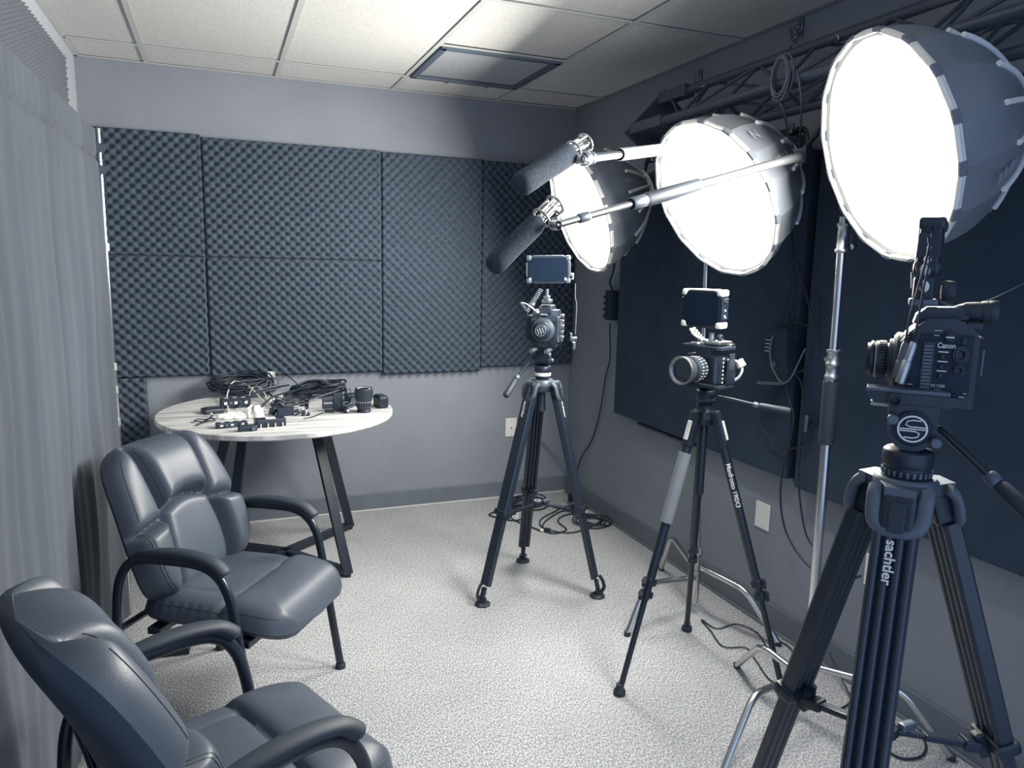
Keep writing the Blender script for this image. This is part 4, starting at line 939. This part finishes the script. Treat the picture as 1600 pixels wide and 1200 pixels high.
# ------------------------------------------------------------------ softboxes
def softbox(c, az, el, label, letters, spin=0.0):
    az = math.radians(az); el = math.radians(el); n = V((math.cos(el) * math.cos(az), math.cos(el) * math.sin(az), math.sin(el)))
    xx = V((0, 0, 1)).cross(n).normalized(); yy = n.cross(xx); R = Matrix((xx, yy, n)).transposed().to_4x4() @ Matrix.Rotation(spin, 4, 'Z')
    r = root('softbox_light', V(c), label, 'light', 'round softbox lights', R)
    N = 16; RR = .285; DP = .335
    def prof(t):                                # t 0 rim .. 1 back: a parabola
        return RR * (1 - t ** 2.1 * .74) if t > 0 else RR, -DP * t
    def pt(k, t, off=0):
        rr, z = prof(t); a = 2 * PI * k / N; return V(((rr + off) * math.cos(a), (rr + off) * math.sin(a), z))
    for k in range(N):                          # one cloth gore per rib pair, sagging a little between ribs
        def g(u, v, k=k):
            a0, a1 = pt(k, v), pt(k + 1, v); p = a0.lerp(a1, u); s = math.sin(PI * u); return V((p.x * (1 - .012 * s), p.y * (1 - .012 * s), p.z))
        MB().grid(g, 4, 12, flip=True, sm=True).build('cloth_gore', 'shell', r)
        # rib sleeve strip on the outside, from halfway to the back
        ln0 = .42 + .10 * (k % 2)
        pts = [pt(k, ln0 + (1 - ln0) * q / 8, .004) for q in range(9)]
        MB().tube(pts, .0068, 8, caps=True).build('rib_sleeve', 'strip', r)
        # rim: bright tape with a grey pocket at each corner
        a0, a1 = pt(k, 0), pt(k + 1, 0); d = (a1 - a0); mid = (a0 + a1) / 2; q = d.normalized(); rad = V((mid.x, mid.y, 0)).normalized()
        MB().box((0, 0, 0), (.010, .016, d.length * .74), T(mid + V((0, 0, -.004)), basis(q, rad)), bev=.003).build('rim_tape', 'rimw', r)
        aa = 2 * PI * k / N
        MB().box((0, 0, 0), (.011, .032, .018), T(pt(k, 0) + V((0, 0, -.004)), basis((0, 0, 1), (math.cos(aa), math.sin(aa), 0))), bev=.003).build('rim_pocket', 'rimg', r)
    # diffuser cloth, slightly slack
    RD = RR * math.cos(PI / N) - .010
    MB().grid(lambda u, v: V((RD * v * math.cos(2 * PI * u), RD * v * math.sin(2 * PI * u), -.012 - .004 * (1 - v) - .0015 * math.sin(16 * PI * u) * v)), 64, 6).build('diffuser', 'diff', r)
    MB().grid(lambda u, v: V(((RD + (.02 * v)) * math.cos(2 * PI * u), (RD + (.02 * v)) * math.sin(2 * PI * u), -.012 + .008 * v)), 64, 1).build('diffuser_hem', 'rimw', r)
    # back ring, lamp head, cooling fins, yoke
    MB().lathe([(.088, -DP - .010), (.088, -DP + .012), (.062, -DP + .012)], None, 32).build('speed_ring', 'strip', r)
    MB().lathe([(.050, -DP - .11), (.055, -DP - .10), (.055, -DP - .02), (.058, -DP - .02), (.058, -DP + .010), (.0, -DP + .010)], None, 28).build('lamp_head', 'black', r)
    mb = MB()
    for k in range(6): mb.lathe([(.057, -DP - .09 + k * .011), (.059, -DP - .088 + k * .011), (.057, -DP - .086 + k * .011)], None, 24)
    mb.build('cooling_fin', 'casting', r)
    # printed name on a lower gore
    for (k, tx, sz, tpos, sg) in letters:
        a = 2 * PI * (k + .5) / N; rr, z = prof(tpos); rr = rr * math.cos(PI / N) + .0015; p = V((rr * math.cos(a), rr * math.sin(a), z))
        r2, z2 = prof(tpos + .05); mer = V(((r2 * math.cos(PI / N) - rr) * math.cos(a), (r2 * math.cos(PI / N) - rr) * math.sin(a), z2 - z)).normalized()
        tang = V((-math.sin(a), math.cos(a), 0)); nrm = V((math.cos(a), math.sin(a), 0))
        xdir = mer * sg; mm = frame(p, xdir, tang)
        if mm.col[2].to_3d().dot(nrm) < 0: mm = frame(p, xdir, -tang)
        mm.translation = p + mm.col[2].to_3d() * .004
        text(tx, sz, mm, 'print_grey', r)
    ld = bpy.data.lights.new('softbox_lamp', 'AREA'); ld.shape = 'DISK'; ld.size = 2 * RD - .006; ld.energy = LAMP_W; ld.color = LAMP_COL
    lo = bpy.data.objects.new('softbox_lamp', ld); C.objects.link(lo); lo.parent = r; lo.matrix_local = T((0, 0, -.006), Matrix.Rotation(PI, 4, 'X'))
    return r, n
sb3, n3 = softbox((1.567, 1.455, 1.763), 162.5, -18.5, 'largest glowing round softbox, nearest the camera at the top right', [(14, 'MINI II', .036, .42, -1), (13, 'light dome', .020, .45, -1)], .1)
sb2, n2 = softbox((1.609, 2.202, 1.693), 183.0, -28.6, 'middle glowing round softbox hanging above the middle camera', [(0, 'MINI II', .036, .34, 1), (1, 'N', .050, .22, 1)], .1)
sb1, n1 = softbox((1.544, 3.098, 1.703), 176.0, -21.0, 'farthest and smallest glowing round softbox, behind the two microphones', [(0, 'MINI II', .03, .5, 1)], .1)

# ------------------------------------------------------------------ overhead truss
Y0, Y9 = 2.95, .25
CH = [V((1.862, 0, 2.197)), V((1.722, 0, 2.056)), V((1.818, 0, 1.992)), V((1.955, 0, 2.125))]
tr = root('lighting_truss', (1.84, (Y0 + Y9) / 2, 1.99), 'black square lighting truss running along the top of the right wall', 'truss')
for k, c in enumerate(CH): MB().rod(c + V((0, Y0, 0)), c + V((0, Y9, 0)), .0175, 12).build('chord', 'truss', tr, world=True)
nb = 9
for i in range(nb):
    ya = Y0 - .06 - (Y0 - Y9 - .12) * i / nb; yb = Y0 - .06 - (Y0 - Y9 - .12) * (i + 1) / nb
    for k in range(4):
        a, b = CH[k], CH[(k + 1) % 4]
        if i % 2: a, b = b, a
        MB().rod(a + V((0, ya, 0)), b + V((0, yb, 0)), .006, 6).build('brace', 'truss', tr, world=True)
        if k in (0, 1, 2) : MB().rod(CH[k] + V((0, yb, 0)), CH[(k + 1) % 4] + V((0, yb, 0)), .006, 6).build('brace', 'truss', tr, world=True)
ctr = sum(CH, V((0, 0, 0))) / 4; mb = MB(); poly = []
for c in CH:
    d = (c - ctr).normalized(); poly.append(c + d * .045)
vs = [p + V((0, Y0, 0)) for p in poly] + [p + V((0, Y0 + .012, 0)) for p in poly]
mb.add(vs, [(0, 1, 2, 3), (7, 6, 5, 4)] + [(i, 4 + i, 4 + (i + 1) % 4, (i + 1) % 4) for i in range(4)]); mb.build('end_plate', 'truss', tr, world=True)
for c in CH:
    MB().lathe([(.011, 0), (.011, .012), (.006, .014)], T(c + V((0, Y0 - .002, 0)), basis((0, -1, 0))), 6, False).build('end_bolt', 'chrome_dull', tr, world=True)
MB().box(CH[0] + V((.0, Y0 - .10, 0)), (.055, .20, .05), bev=.006).build('chord_sleeve', 'truss', tr, world=True)
MB().box(CH[1] + V((.0, Y0 - .12, 0)), (.05, .24, .045), bev=.006).build('chord_sleeve', 'truss', tr, world=True)
lab_ = V((1.722 - .019, 1.02, 2.066)); MB().box(lab_, (.002, .09, .016)).build('white_label', 'label', tr, world=True)
# wall brackets and chains
def chain(pts, label):
    P = smooth_path(pts, 8); L = [0]
    for a, b in zip(P, P[1:]): L.append(L[-1] + (b - a).length)
    r = root('chain', P[-1], label, 'chain', 'chains holding the truss'); step = .030; k = 0; s = 0
    while s < L[-1] - step / 2:
        i = max(j for j in range(len(L)) if L[j] <= s + step / 2); i = min(i, len(P) - 2); p = P[i].lerp(P[i + 1], (s + step / 2 - L[i]) / max(1e-6, L[i + 1] - L[i])); d = (P[i + 1] - P[i]).normalized()
        B = basis(d, (1, .2, .1)) @ Matrix.Rotation(k * PI / 2 + .3, 4, 'Z'); ring = [B.to_3x3() @ V((.011 * math.cos(t), 0, .0205 * math.sin(t))) + p for t in [2 * PI * q / 12 for q in range(12)]]
        MB().tube(ring, .0034, 5, closed=True).build('chain_link', 'chrome_dull', r, world=True); s += step; k += 1
    return r
for (a, b, c_, lb, lb2) in ((at(1247, 42, 0, 2.06), at(1246, 78, 0, 1.97), CH[0] + V((.0, 1.93, .02)), 'steel chain hanging from the right wall near the cable coil', 'small steel wall hook above the cable coil'),
                       (at(1090, 122, 0, 2.06), at(1066, 152, 0, 1.97), CH[0] + V((0, 2.62, .02)), 'steel chain hanging from the right wall near the end of the truss', 'small steel wall hook near the end of the truss')):
    chain([a, (a + b) / 2 + V((0, .02, -.01)), b, c_ + V((-.015, 0, -.03))], lb)
    hk = root('wall_hook', a + V((0, 0, -.02)), lb2, 'hook')
    MB().box((XR - .004, a.y, a.z), (.006, .03, .07), bev=.002).build('hook_plate', 'casting', hk, world=True)
    MB().tube([a + V((.008 + .0 * t, .012 * math.cos(t), .016 * math.sin(t))) for t in [2 * PI * q / 14 for q in range(14)]], .003, 6, closed=True).build('hook_eye', 'chrome_dull', hk, world=True)
    MB().rod(a + V((.008, .05, .01)), a + V((.0, .03, -.05)), .004, 6).build('hook_pin', 'chrome_dull', hk, world=True)

# yokes with clamps for the lamps
def yoke(headc, n, top, lab, hw=.075):
    n = V(n); side = V((0, 0, 1)).cross(n).normalized(); r = root('lamp_yoke', headc, lab, 'yoke', 'yokes between lamps and truss')
    a = headc + side * hw; b = headc - side * hw; zt = top.z; mid = V((headc.x, headc.y, zt))
    pts = [a, a + V((0, 0, (zt - headc.z) * .6)), mid + side * hw * .75, mid, mid - side * hw * .75, b + V((0, 0, (zt - headc.z) * .6)), b]
    MB().tube(smooth_path(pts, 6), .013, 8, flat=(.4, n)).build('yoke_arm', 'steel_black', r, world=True)
    MB().lathe([(.018, -.01), (.018, .01)], T(a, basis(side)), 14).build('yoke_knob', 'rubber', r, world=True)
    MB().lathe([(.018, -.01), (.018, .01)], T(b, basis(side)), 14).build('yoke_knob', 'rubber', r, world=True)
    MB().rod(mid - V((0, 0, .005)), top + V((0, 0, .03)), .011, 10).build('spigot', 'alu', r, world=True); return r
for sb, n_, lab in ((sb2, n2, 'black bent yoke above the middle softbox'), (sb1, n1, 'black bent yoke above the farthest softbox'), (sb3, n3, 'black bent yoke behind the nearest softbox')):
    hc_ = V(sb.location) - n_ * .385; yoke(hc_, n_, V((hc_.x, hc_.y, 1.955)), lab)

# ------------------------------------------------------------------ cables on the truss and panels
kc = at(1223, 120, 0, 1.70)
def vcoil(c, rad, turns, r, seed):
    rn = random.Random(seed); pts = []
    for k in range(turns):
        f = rn.uniform(.78, 1.05); oy, oz = rn.uniform(-.008, .008), rn.uniform(-.010, .006)
        for j in range(20): t = 2 * PI * j / 20; pts.append(c + V((-.012 + .004 * (k % 5), rad * .72 * f * math.cos(t) + oy, rad * f * math.sin(t) * 1.15 + oz)))
    return pts
single(MB().tube(vcoil(kc, .060, 7, .0032, 3) , .0034, 6), 'coiled_cable', 'cable_grey', 'round coil of cable hung on the truss between the chains', 'cable')
cab([kc + V((0, .01, -.07)), at(1225, 175, 0, 1.72), at(1232, 210, 0, 1.80), at(1240, 232, 0, 1.84)], .0034, 'cable_grey', 'grey cable dropping from the truss coil to the middle lamp')
cab([kc + V((.01, -.05, .01)), at(1250, 135, 0, 1.70), at(1252, 175, 0, 1.74), at(1249, 228, 0, 1.90)], .0038, 'cable_grey', 'upper black cable falling from the truss coil behind the lamp')
XP = 2.012
def pc(x, y, X_=XP): return at(x, y, 0, X_)
# power unit hung on the gap between the panels
pu = root('power_supply', pc(1213, 590), 'dark power supply box hanging between the two navy panels', 'power supply')
bc = pc(1218, 557, 1.985); MB().box((0, 0, 0), (.055, .135, .215), T(bc, Matrix.Rotation(math.radians(-7), 4, 'X')), bev=.007).build('case', 'matte', pu, world=True)
MB().box((0, 0, 0), (.062, .143, .014), T(bc + V((0, .012, -.104)), Matrix.Rotation(math.radians(-7), 4, 'X')), bev=.005).build('end_cap', 'casting', pu, world=True)
MB().lathe([(.014, 0), (.014, .003), (.011, .004)], T(bc + V((-.028, .0, -.03)), basis((-1, 0, 0))), 18).build('knob', 'casting', pu, world=True)
for k in range(4): MB().box(bc + V((-.029, .035, .06 - k * .014)), (.003, .03, .004)).build('status_mark', 'print_grey', pu, world=True)
def pcab(px, r, m, label, X_=XP): cab([pc(x, y, X_) for x, y in px], r, m, label, k=6)
pcab([(1231, 300), (1239, 400), (1240, 455), (1228, 500), (1220, 530), (1222, 570), (1232, 620), (1240, 650), (1234, 690), (1222, 740), (1220, 790), (1232, 840), (1268, 888), (1320, 905), (1345, 900)], .0040, 'cable', 'long black cable falling down the panels and looping low behind the thick chrome pole', 1.975)
pcab([(1247, 410), (1262, 470), (1269, 500), (1268, 550), (1256, 578), (1243, 582), (1252, 600), (1256, 640), (1250, 700), (1248, 760), (1258, 830), (1275, 860)], .0038, 'cable', 'black cable falling beside the right hand panel seam', 1.992)
pcab([(1217, 598), (1207, 625), (1190, 652), (1193, 672), (1215, 695), (1245, 700), (1262, 680), (1275, 655), (1290, 640)], .0034, 'cable', 'black cable looping low beneath the power supply', 2.0)
pcab([(1208, 525), (1203, 545), (1207, 575), (1222, 598), (1236, 590), (1246, 570), (1258, 545)], .0034, 'cable_grey', 'grey cable curled across the front of the power supply', 1.945)
pcab([(1235, 500), (1250, 505), (1270, 508), (1290, 490), (1302, 480)], .003, 'cable', 'thin cable running from the power supply towards the chrome pole', 1.985)
pcab([(1240, 380), (1236, 460), (1244, 520), (1238, 555), (1228, 585), (1233, 600)], .003, 'cable', 'thin cable tucked behind the power supply', 2.004)
pcab([(1280, 460), (1276, 500), (1278, 530), (1283, 548)], .003, 'cable', 'short hanging cable left of the thick chrome pole', 2.0)
tie = root('grey_connector', pc(1260, 675), 'pale grey inline connector hanging on the right hand panel', 'connector')
MB().lathe([(.006, -.032), (.009, -.026), (.008, 0), (.010, .026), (.006, .032)], T(pc(1260, 662, 2.0), basis((.05, .03, 1))), 12).build('shell', 'casting', tie, world=True)
MB().tube(smooth_path([pc(1262, 655, 2.0), pc(1275, 650, 2.0), pc(1288, 640, 2.0)], 5), .004, 6).build('lead', 'cable', tie, world=True)
# vertical dark cover between the panels
single(MB().box((XR - .012, 2.165, 1.27), (.020, .040, 1.24), bev=.004), 'cable_cover', 'steel_black', 'narrow dark cover strip between the two navy panels', 'cable cover')
# adapter at the far corner and its cable to the floor
ad = root('power_supply', at(956, 505, 0, 2.045), 'slim black power supply hanging at the left end of the far navy panel', 'power supply')
ac = at(956, 477, 0, 2.040); MB().box(ac, (.05, .075, .165), bev=.006).build('case', 'matte', ad, world=True)
mb = MB()
for k in range(4): mb.box(ac + V((-.022, .040, -.06 + k * .035)), (.02, .012, .014), bev=.003)
mb.build('side_lug', 'black', ad, world=True)
MB().tube(smooth_path([ac + V((0, 0, .08)), at(953, 440, 0, 2.04), at(958, 425, 0, 2.04), at(962, 400, 0, 2.02), at(970, 385, 0, 1.98), at(985, 345, 0, 1.93)], 5), .006, 8).build('upper_lead', 'cable', ad, world=True)
cab([at(953, 505, 0, 2.05), at(953, 520, 0, 2.05), at(953, 560, 0, 2.05), at(946, 590, 0, 2.055), at(938, 640, 0, 2.06), at(926, 685, 0, 2.06), at(908, 715, 0, 2.055), at(900, 745, 0, 2.045), at(893, 775, 2, .03), at(905, 790, 2, .01)], .0042, 'cable', 'black cable hanging down the right wall to the back corner')
cab([at(847, 690, 1, 4.2), at(860, 705, 1, 4.2), at(885, 727, 1, 4.15), at(897, 760, 1, 4.10), V((1.98, 3.95, .03))], .0035, 'cable_grey', 'thin cable from the back wall plate to the corner')

# ------------------------------------------------------------------ floor cables
def fl(x, y, z=.006): return at(x, y, 2, z)
def floor_coil(x, y, rx, ry, turns, r, seed, ang, m, label, tail):
    c = fl(x, y, 0); pts = coil(c, rx, ry, turns, r, .035, .03, ang, seed); pts += smooth_path([pts[-1]] + tail, 6)[1:]
    return single(MB().tube(pts, r, 6), 'floor_cable', m, label, 'cable', 'cables on the carpet')
floor_coil(824, 790, .13, .09, 7, .0045, 11, .2, 'cable', 'black cable coil on the carpet behind the far tripod legs', [fl(812, 812), fl(775, 808), fl(765, 803), fl(790, 797), fl(803, 812), fl(832, 824), fl(846, 830)])
floor_coil(918, 818, .12, .10, 5, .0040, 12, .4, 'cable', 'tight black cable coil on the carpet right of the far tripod', [fl(895, 832), fl(850, 825), fl(845, 812), fl(865, 800), fl(890, 790), fl(925, 790)])
cab([fl(925, 792), fl(905, 800), fl(880, 806), fl(872, 815), fl(885, 828), fl(860, 833), fl(848, 820), fl(870, 802), fl(893, 795)], .0042, 'cable', 'loose loop of black cable beside the far tripod')
pg = root('mains_plug', fl(855, 832, 0), 'black mains plug with a white tag on the carpet by the far tripod', 'plug', None, Matrix.Rotation(-.7, 4, 'Z'))
MB().box((0, 0, .013), (.036, .024, .024), bev=.006).build('body', 'black', pg)
for s in (-1, 1): MB().box((.026, s * .006, .013), (.018, .0015, .006)).build('blade', 'chrome', pg)
MB().box((-.030, 0, .008), (.02, .018, .012), bev=.002).build('tag', 'label', pg)
tg2 = root('cable_label', fl(805, 812, 0), 'white cable label standing behind the leg of the far tripod', 'tag', None, Matrix.Rotation(-.3, 4, 'Z'))
MB().box((0, 0, .030), (.034, .002, .055), bev=.0006).build('sheet', 'label', tg2)
for k in range(4): MB().box((0, -.0015, .014 + k * .010), (.022, .001, .0025)).build('printed_line', 'print_grey', tg2)
tg3 = root('cable_label', fl(915, 802, 0), 'small white label on the cable right of the far tripod', 'tag')
MB().box((0, 0, .014), (.018, .002, .022), T((0, 0, 0), Matrix.Rotation(.4, 4, 'Y')), bev=.0006).build('sheet', 'label', tg3)
single(MB().box(fl(892, 782, .03) + V((.0, 0, .02)), (.035, .03, .055), bev=.006), 'corner_adapter', 'black', 'small black adapter on the carpet in the back corner', 'adapter')
cab([fl(1200, 1018), fl(1192, 1000), fl(1178, 985), fl(1150, 975), fl(1120, 982), fl(1096, 968), fl(1110, 985), fl(1130, 1010), fl(1165, 1012), fl(1180, 1030), fl(1203, 1062), fl(1232, 1072)], .0026, 'cable', 'thin wavy black cable on the carpet by the middle tripod')
cab([fl(1200, 1005), fl(1215, 1002), fl(1232, 1010), fl(1245, 1028)], .0026, 'cable', 'thin cable end running to the base of the thick chrome pole')
cab([fl(1268, 1090), fl(1285, 1105), fl(1310, 1108), fl(1328, 1098), fl(1345, 1085)], .0034, 'cable', 'short curved cable between the legs of the nearest tripod')
cab([fl(1380, 1170), fl(1410, 1185), fl(1438, 1182), fl(1447, 1165), fl(1435, 1145), fl(1412, 1138)], .0038, 'cable', 'black cable loop on the carpet under the spreader of the nearest tripod')
cab([at(1296, 1020, 0, 2.04), at(1315, 1060, 0, 2.0), at(1330, 1090, 2, .006)], .0034, 'cable', 'black cable dropping behind the chrome pole to the carpet')

# ------------------------------------------------------------------ chrome stands with booms
def bent(a, k, f, rad=.05):
    a, k, f = V(a), V(k), V(f); p = k + (a - k).normalized() * rad; q = k + (f - k).normalized() * rad
    return [a] + [p.lerp(k, t).lerp(k.lerp(q, t), t) for t in [i / 8 for i in range(9)]] + [f]
def cstand(base, top_z, legs, hubz, label, r0=.0185, rl=.0115, tilt=V((0, 0, 0))):
    b = V((base[0], base[1], 0)); r = root('light_stand', b, label, 'stand', 'chrome stands with bent legs')
    def at_(z): return V((b.x, b.y, 0)) + tilt * (z / top_z) + V((0, 0, z))
    z1 = top_z * .60
    MB().rod(at_(.05), at_(z1), r0, 16).build('lower_column', 'chrome', r, world=True); MB().rod(at_(z1), at_(top_z), r0 * .80, 16).build('upper_column', 'chrome', r, world=True)
    for k, (kn, f) in enumerate(legs):
        z = hubz + .024 * (k - 1); F = V((f[0], f[1], .010)); d = (V(kn) - b); d.z = 0; d.normalize()
        MB().tube(bent(b + d * .02 + V((0, 0, z)), kn, F), rl, 12).build('leg', 'chrome', r, world=True)
        MB().lathe([(rl * 1.05, -.004), (rl * 1.15, .012)], T(F + V((0, 0, -.004))), 12).build('leg_tip', 'rubber', r, world=True)
        MB().cyl(at_(z - .011), at_(z + .011), r0 * 1.35, 14).build('leg_collar', 'chrome_dull', r, world=True)
    return r, at_
s3, p3 = cstand((1.742, 1.711), 1.62, [((1.674, 1.859, .20), (1.739, 2.050)), ((1.452, 1.628, .20), (1.30, 1.565)), ((1.903, 1.493, .20), (2.020, 1.397))], .17, 'thick chrome stand with bent legs behind the nearest tripod', r0=.0158, tilt=V((-.023, 0, 0)))
MB().lathe([(.0180, 0), (.0210, .003), (.0210, .013), (.0180, .016), (.0180, .040), (.0210, .043), (.0210, .052), (.0180, .055), (.0180, .082), (.0210, .085), (.0210, .092)], T(p3(1.135)), 20).build('column_collar', 'chrome_dull', s3, world=True)
MB().lathe([(.004, 0), (.004, .03), (.007, .03), (.007, .036)], T(p3(1.20), basis((-.9, -.2, 0))), 10).build('collar_screw', 'chrome', s3, world=True)
MB().tube([p3(.935), p3(1.13)], .0235, 18).build('foam_sleeve', 'rubber', s3, world=True)
MB().lathe([(.016, 0), (.0195, .003), (.0195, .011), (.016, .013), (.016, .075), (.0195, .077), (.0195, .086)], T(p3(1.515)), 20).build('column_collar', 'chrome_dull', s3, world=True)
MB().box(p3(1.555) + V((.025, -.01, 0)), (.024, .020, .06), bev=.004).build('collar_block', 'casting', s3, world=True)
MB().lathe([(.008, 0), (.010, .003), (.010, .008), (0, .009)], T(p3(1.535) + V((.02, -.020, 0)), basis((-.2, -1, 0))), 14).build('collar_knob', 'chrome', s3, world=True)
s2, p2 = cstand((1.85, 2.47), 1.50, [((1.564, 2.415, .20), (1.475, 2.397)), ((1.934, 2.793, .22), (1.966, 2.912)), ((1.91, 2.234, .20), (2.00, 2.13))], .19, 'slimmer chrome stand with bent legs behind the middle tripod', r0=.0140, rl=.0125, tilt=V((-.054, 0, 0)))
MB().lathe([(.017, 0), (.020, .004), (.020, .014), (.017, .018), (.017, .045)], T(p2(.26)), 18).build('column_collar', 'chrome_dull', s2, world=True)
MB().box(p2(.29) + V((.0, -.022, 0)), (.014, .026, .026), bev=.004).build('collar_knob', 'chrome_dull', s2, world=True)
MB().lathe([(.0155, 0), (.019, .003), (.019, .012), (.0155, .014)], T(p2(.90)), 18).build('column_collar', 'chrome_dull', s2, world=True)

def boom(tip, butt, r0, r1, grip, label, joints, end_stand, mt='alu', gm='rubber', kink=None):
    tip = V(tip); butt = V(butt); d = butt - tip; L = d.length; q = d / L; r = root('boom_pole', tip, label, 'boom pole', 'microphone boom poles')
    MB().tube([tip, tip + q * L * .34], r1, 12).build('front_section', mt, r, world=True)
    MB().tube([tip + q * L * .33, butt], r0, 14).build('rear_section', mt, r, world=True)
    g0, g1, gr = grip; MB().lathe([(gr * .9, 0), (gr, .006), (gr, L * (g1 - g0) - .006), (gr * .9, L * (g1 - g0))], T(tip + q * L * g0, basis(q)), 18).build('grip', gm, r, world=True)
    for (t, rr, ll) in joints:
        MB().lathe([(rr * .85, 0), (rr, .004), (rr, ll - .004), (rr * .85, ll)], T(tip + q * L * t, basis(q)), 18).build('joint_collar', 'casting', r, world=True)
    MB().tube([butt - q * .01, butt + q * .005], r0 * 1.1, 12).build('butt_cap', 'rubber', r, world=True)
    e = V(end_stand); MB().tube(smooth_path([butt - q * .03 + V((0, 0, .016)), butt.lerp(e, .5) + V((0, 0, .018)), e], 5), .008, 8).build('holder_arm', 'steel_black', r, world=True)
    MB().box(butt - q * .02, (.03, .045, .045), bev=.006).build('holder_jaw', 'black', r, world=True)
    return r
B2t = atd(868, 352, 1.72); B2b = at(1262, 241, 1, 1.86)
boom(B2t, B2b, .0135, .0085, (.295, .50, .0185), 'long boom pole crossing in front of two softboxes, holding the lower microphone', [(.245, .016, .06), (.07, .0115, .035)], V((1.800, 1.80, 1.985)))
B1t = atd(905, 249, 1.90); B1b = at(1098, 226, 1, 2.60)
boom(B1t, B1b, .0125, .0115, (.235, .62, .0185), 'short looking bright boom pole ending behind the middle softbox, holding the upper microphone', [(.02, .0185, .030), (.055, .0165, .02)], V((1.800, 2.62, 1.985)), mt='alu', gm='grip_light')
def shotgun(tail, nose, label, tip, rw=.0255):
    tail = V(tail); nose = V(nose); d = (nose - tail); L = d.length; q = d / L; r = root('shotgun_microphone', nose, label, 'microphone', 'shotgun microphones')
    N = 14; prof = [(rw * .55, 0), (rw * .9, .006), (rw, .018)] + [(rw * (1 + .02 * math.sin(k)), .018 + (L - .04) * k / 8) for k in range(1, 9)] + [(rw * .9, L - .008), (rw * .62, L - .002), (0, L)]
    MB().lathe(prof, T(tail, basis(q)), 24).build('foam_windscreen', 'wind', r, world=True)
    MB().lathe([(.010, 0), (.012, .004), (.012, .075)], T(tail - q * .070, basis(q)), 16).build('microphone_body', 'chrome', r, world=True)
    # shock mount: two hoops joined by rods
    side = q.cross(V((0, 0, 1))).normalized(); up = side.cross(q).normalized()
    for z in (-.010, -.062): MB().tube([tail + q * z + (side * math.cos(t) + up * math.sin(t)) * .024 for t in [2 * PI * k / 20 for k in range(20)]], .0032, 6, closed=True).build('mount_hoop', 'chrome_dull', r, world=True)
    for t in (.6, 2.2, 3.9, 5.4): o = (side * math.cos(t) + up * math.sin(t)) * .024; MB().rod(tail + q * -.008 + o, tail + q * -.064 + o, .003, 6).build('mount_rod', 'chrome_dull' if t < 3 else 'black', r, world=True)
    for t in (.2, 1.7, 3.3, 4.9):
        for z in (-.012, -.060): o = (side * math.cos(t) + up * math.sin(t)); MB().rod(tail + q * z + o * .011, tail + q * z + o * .024, .0018, 5).build('elastic_band', 'rubber', r, world=True)
    MB().tube(smooth_path([tail - q * .035 - up * .024, (tail - q * .035 - up * .03).lerp(V(tip), .5) , V(tip)], 4), .007, 8).build('mount_stem', 'casting', r, world=True)
    MB().lathe([(.010, -.012), (.012, -.008), (.012, .008), (.010, .012)], T(V(tip), basis(side)), 14).build('swivel', 'chrome_dull', r, world=True)
    return r
shotgun(atd(892, 238, 1.92), atd(808, 292, 1.80), 'upper shotgun microphone in a grey foam windscreen', B1t, .0300)
shotgun(atd(842, 345, 1.74), atd(767, 420, 1.68), 'lower shotgun microphone in a grey foam windscreen', B2t, .0245)
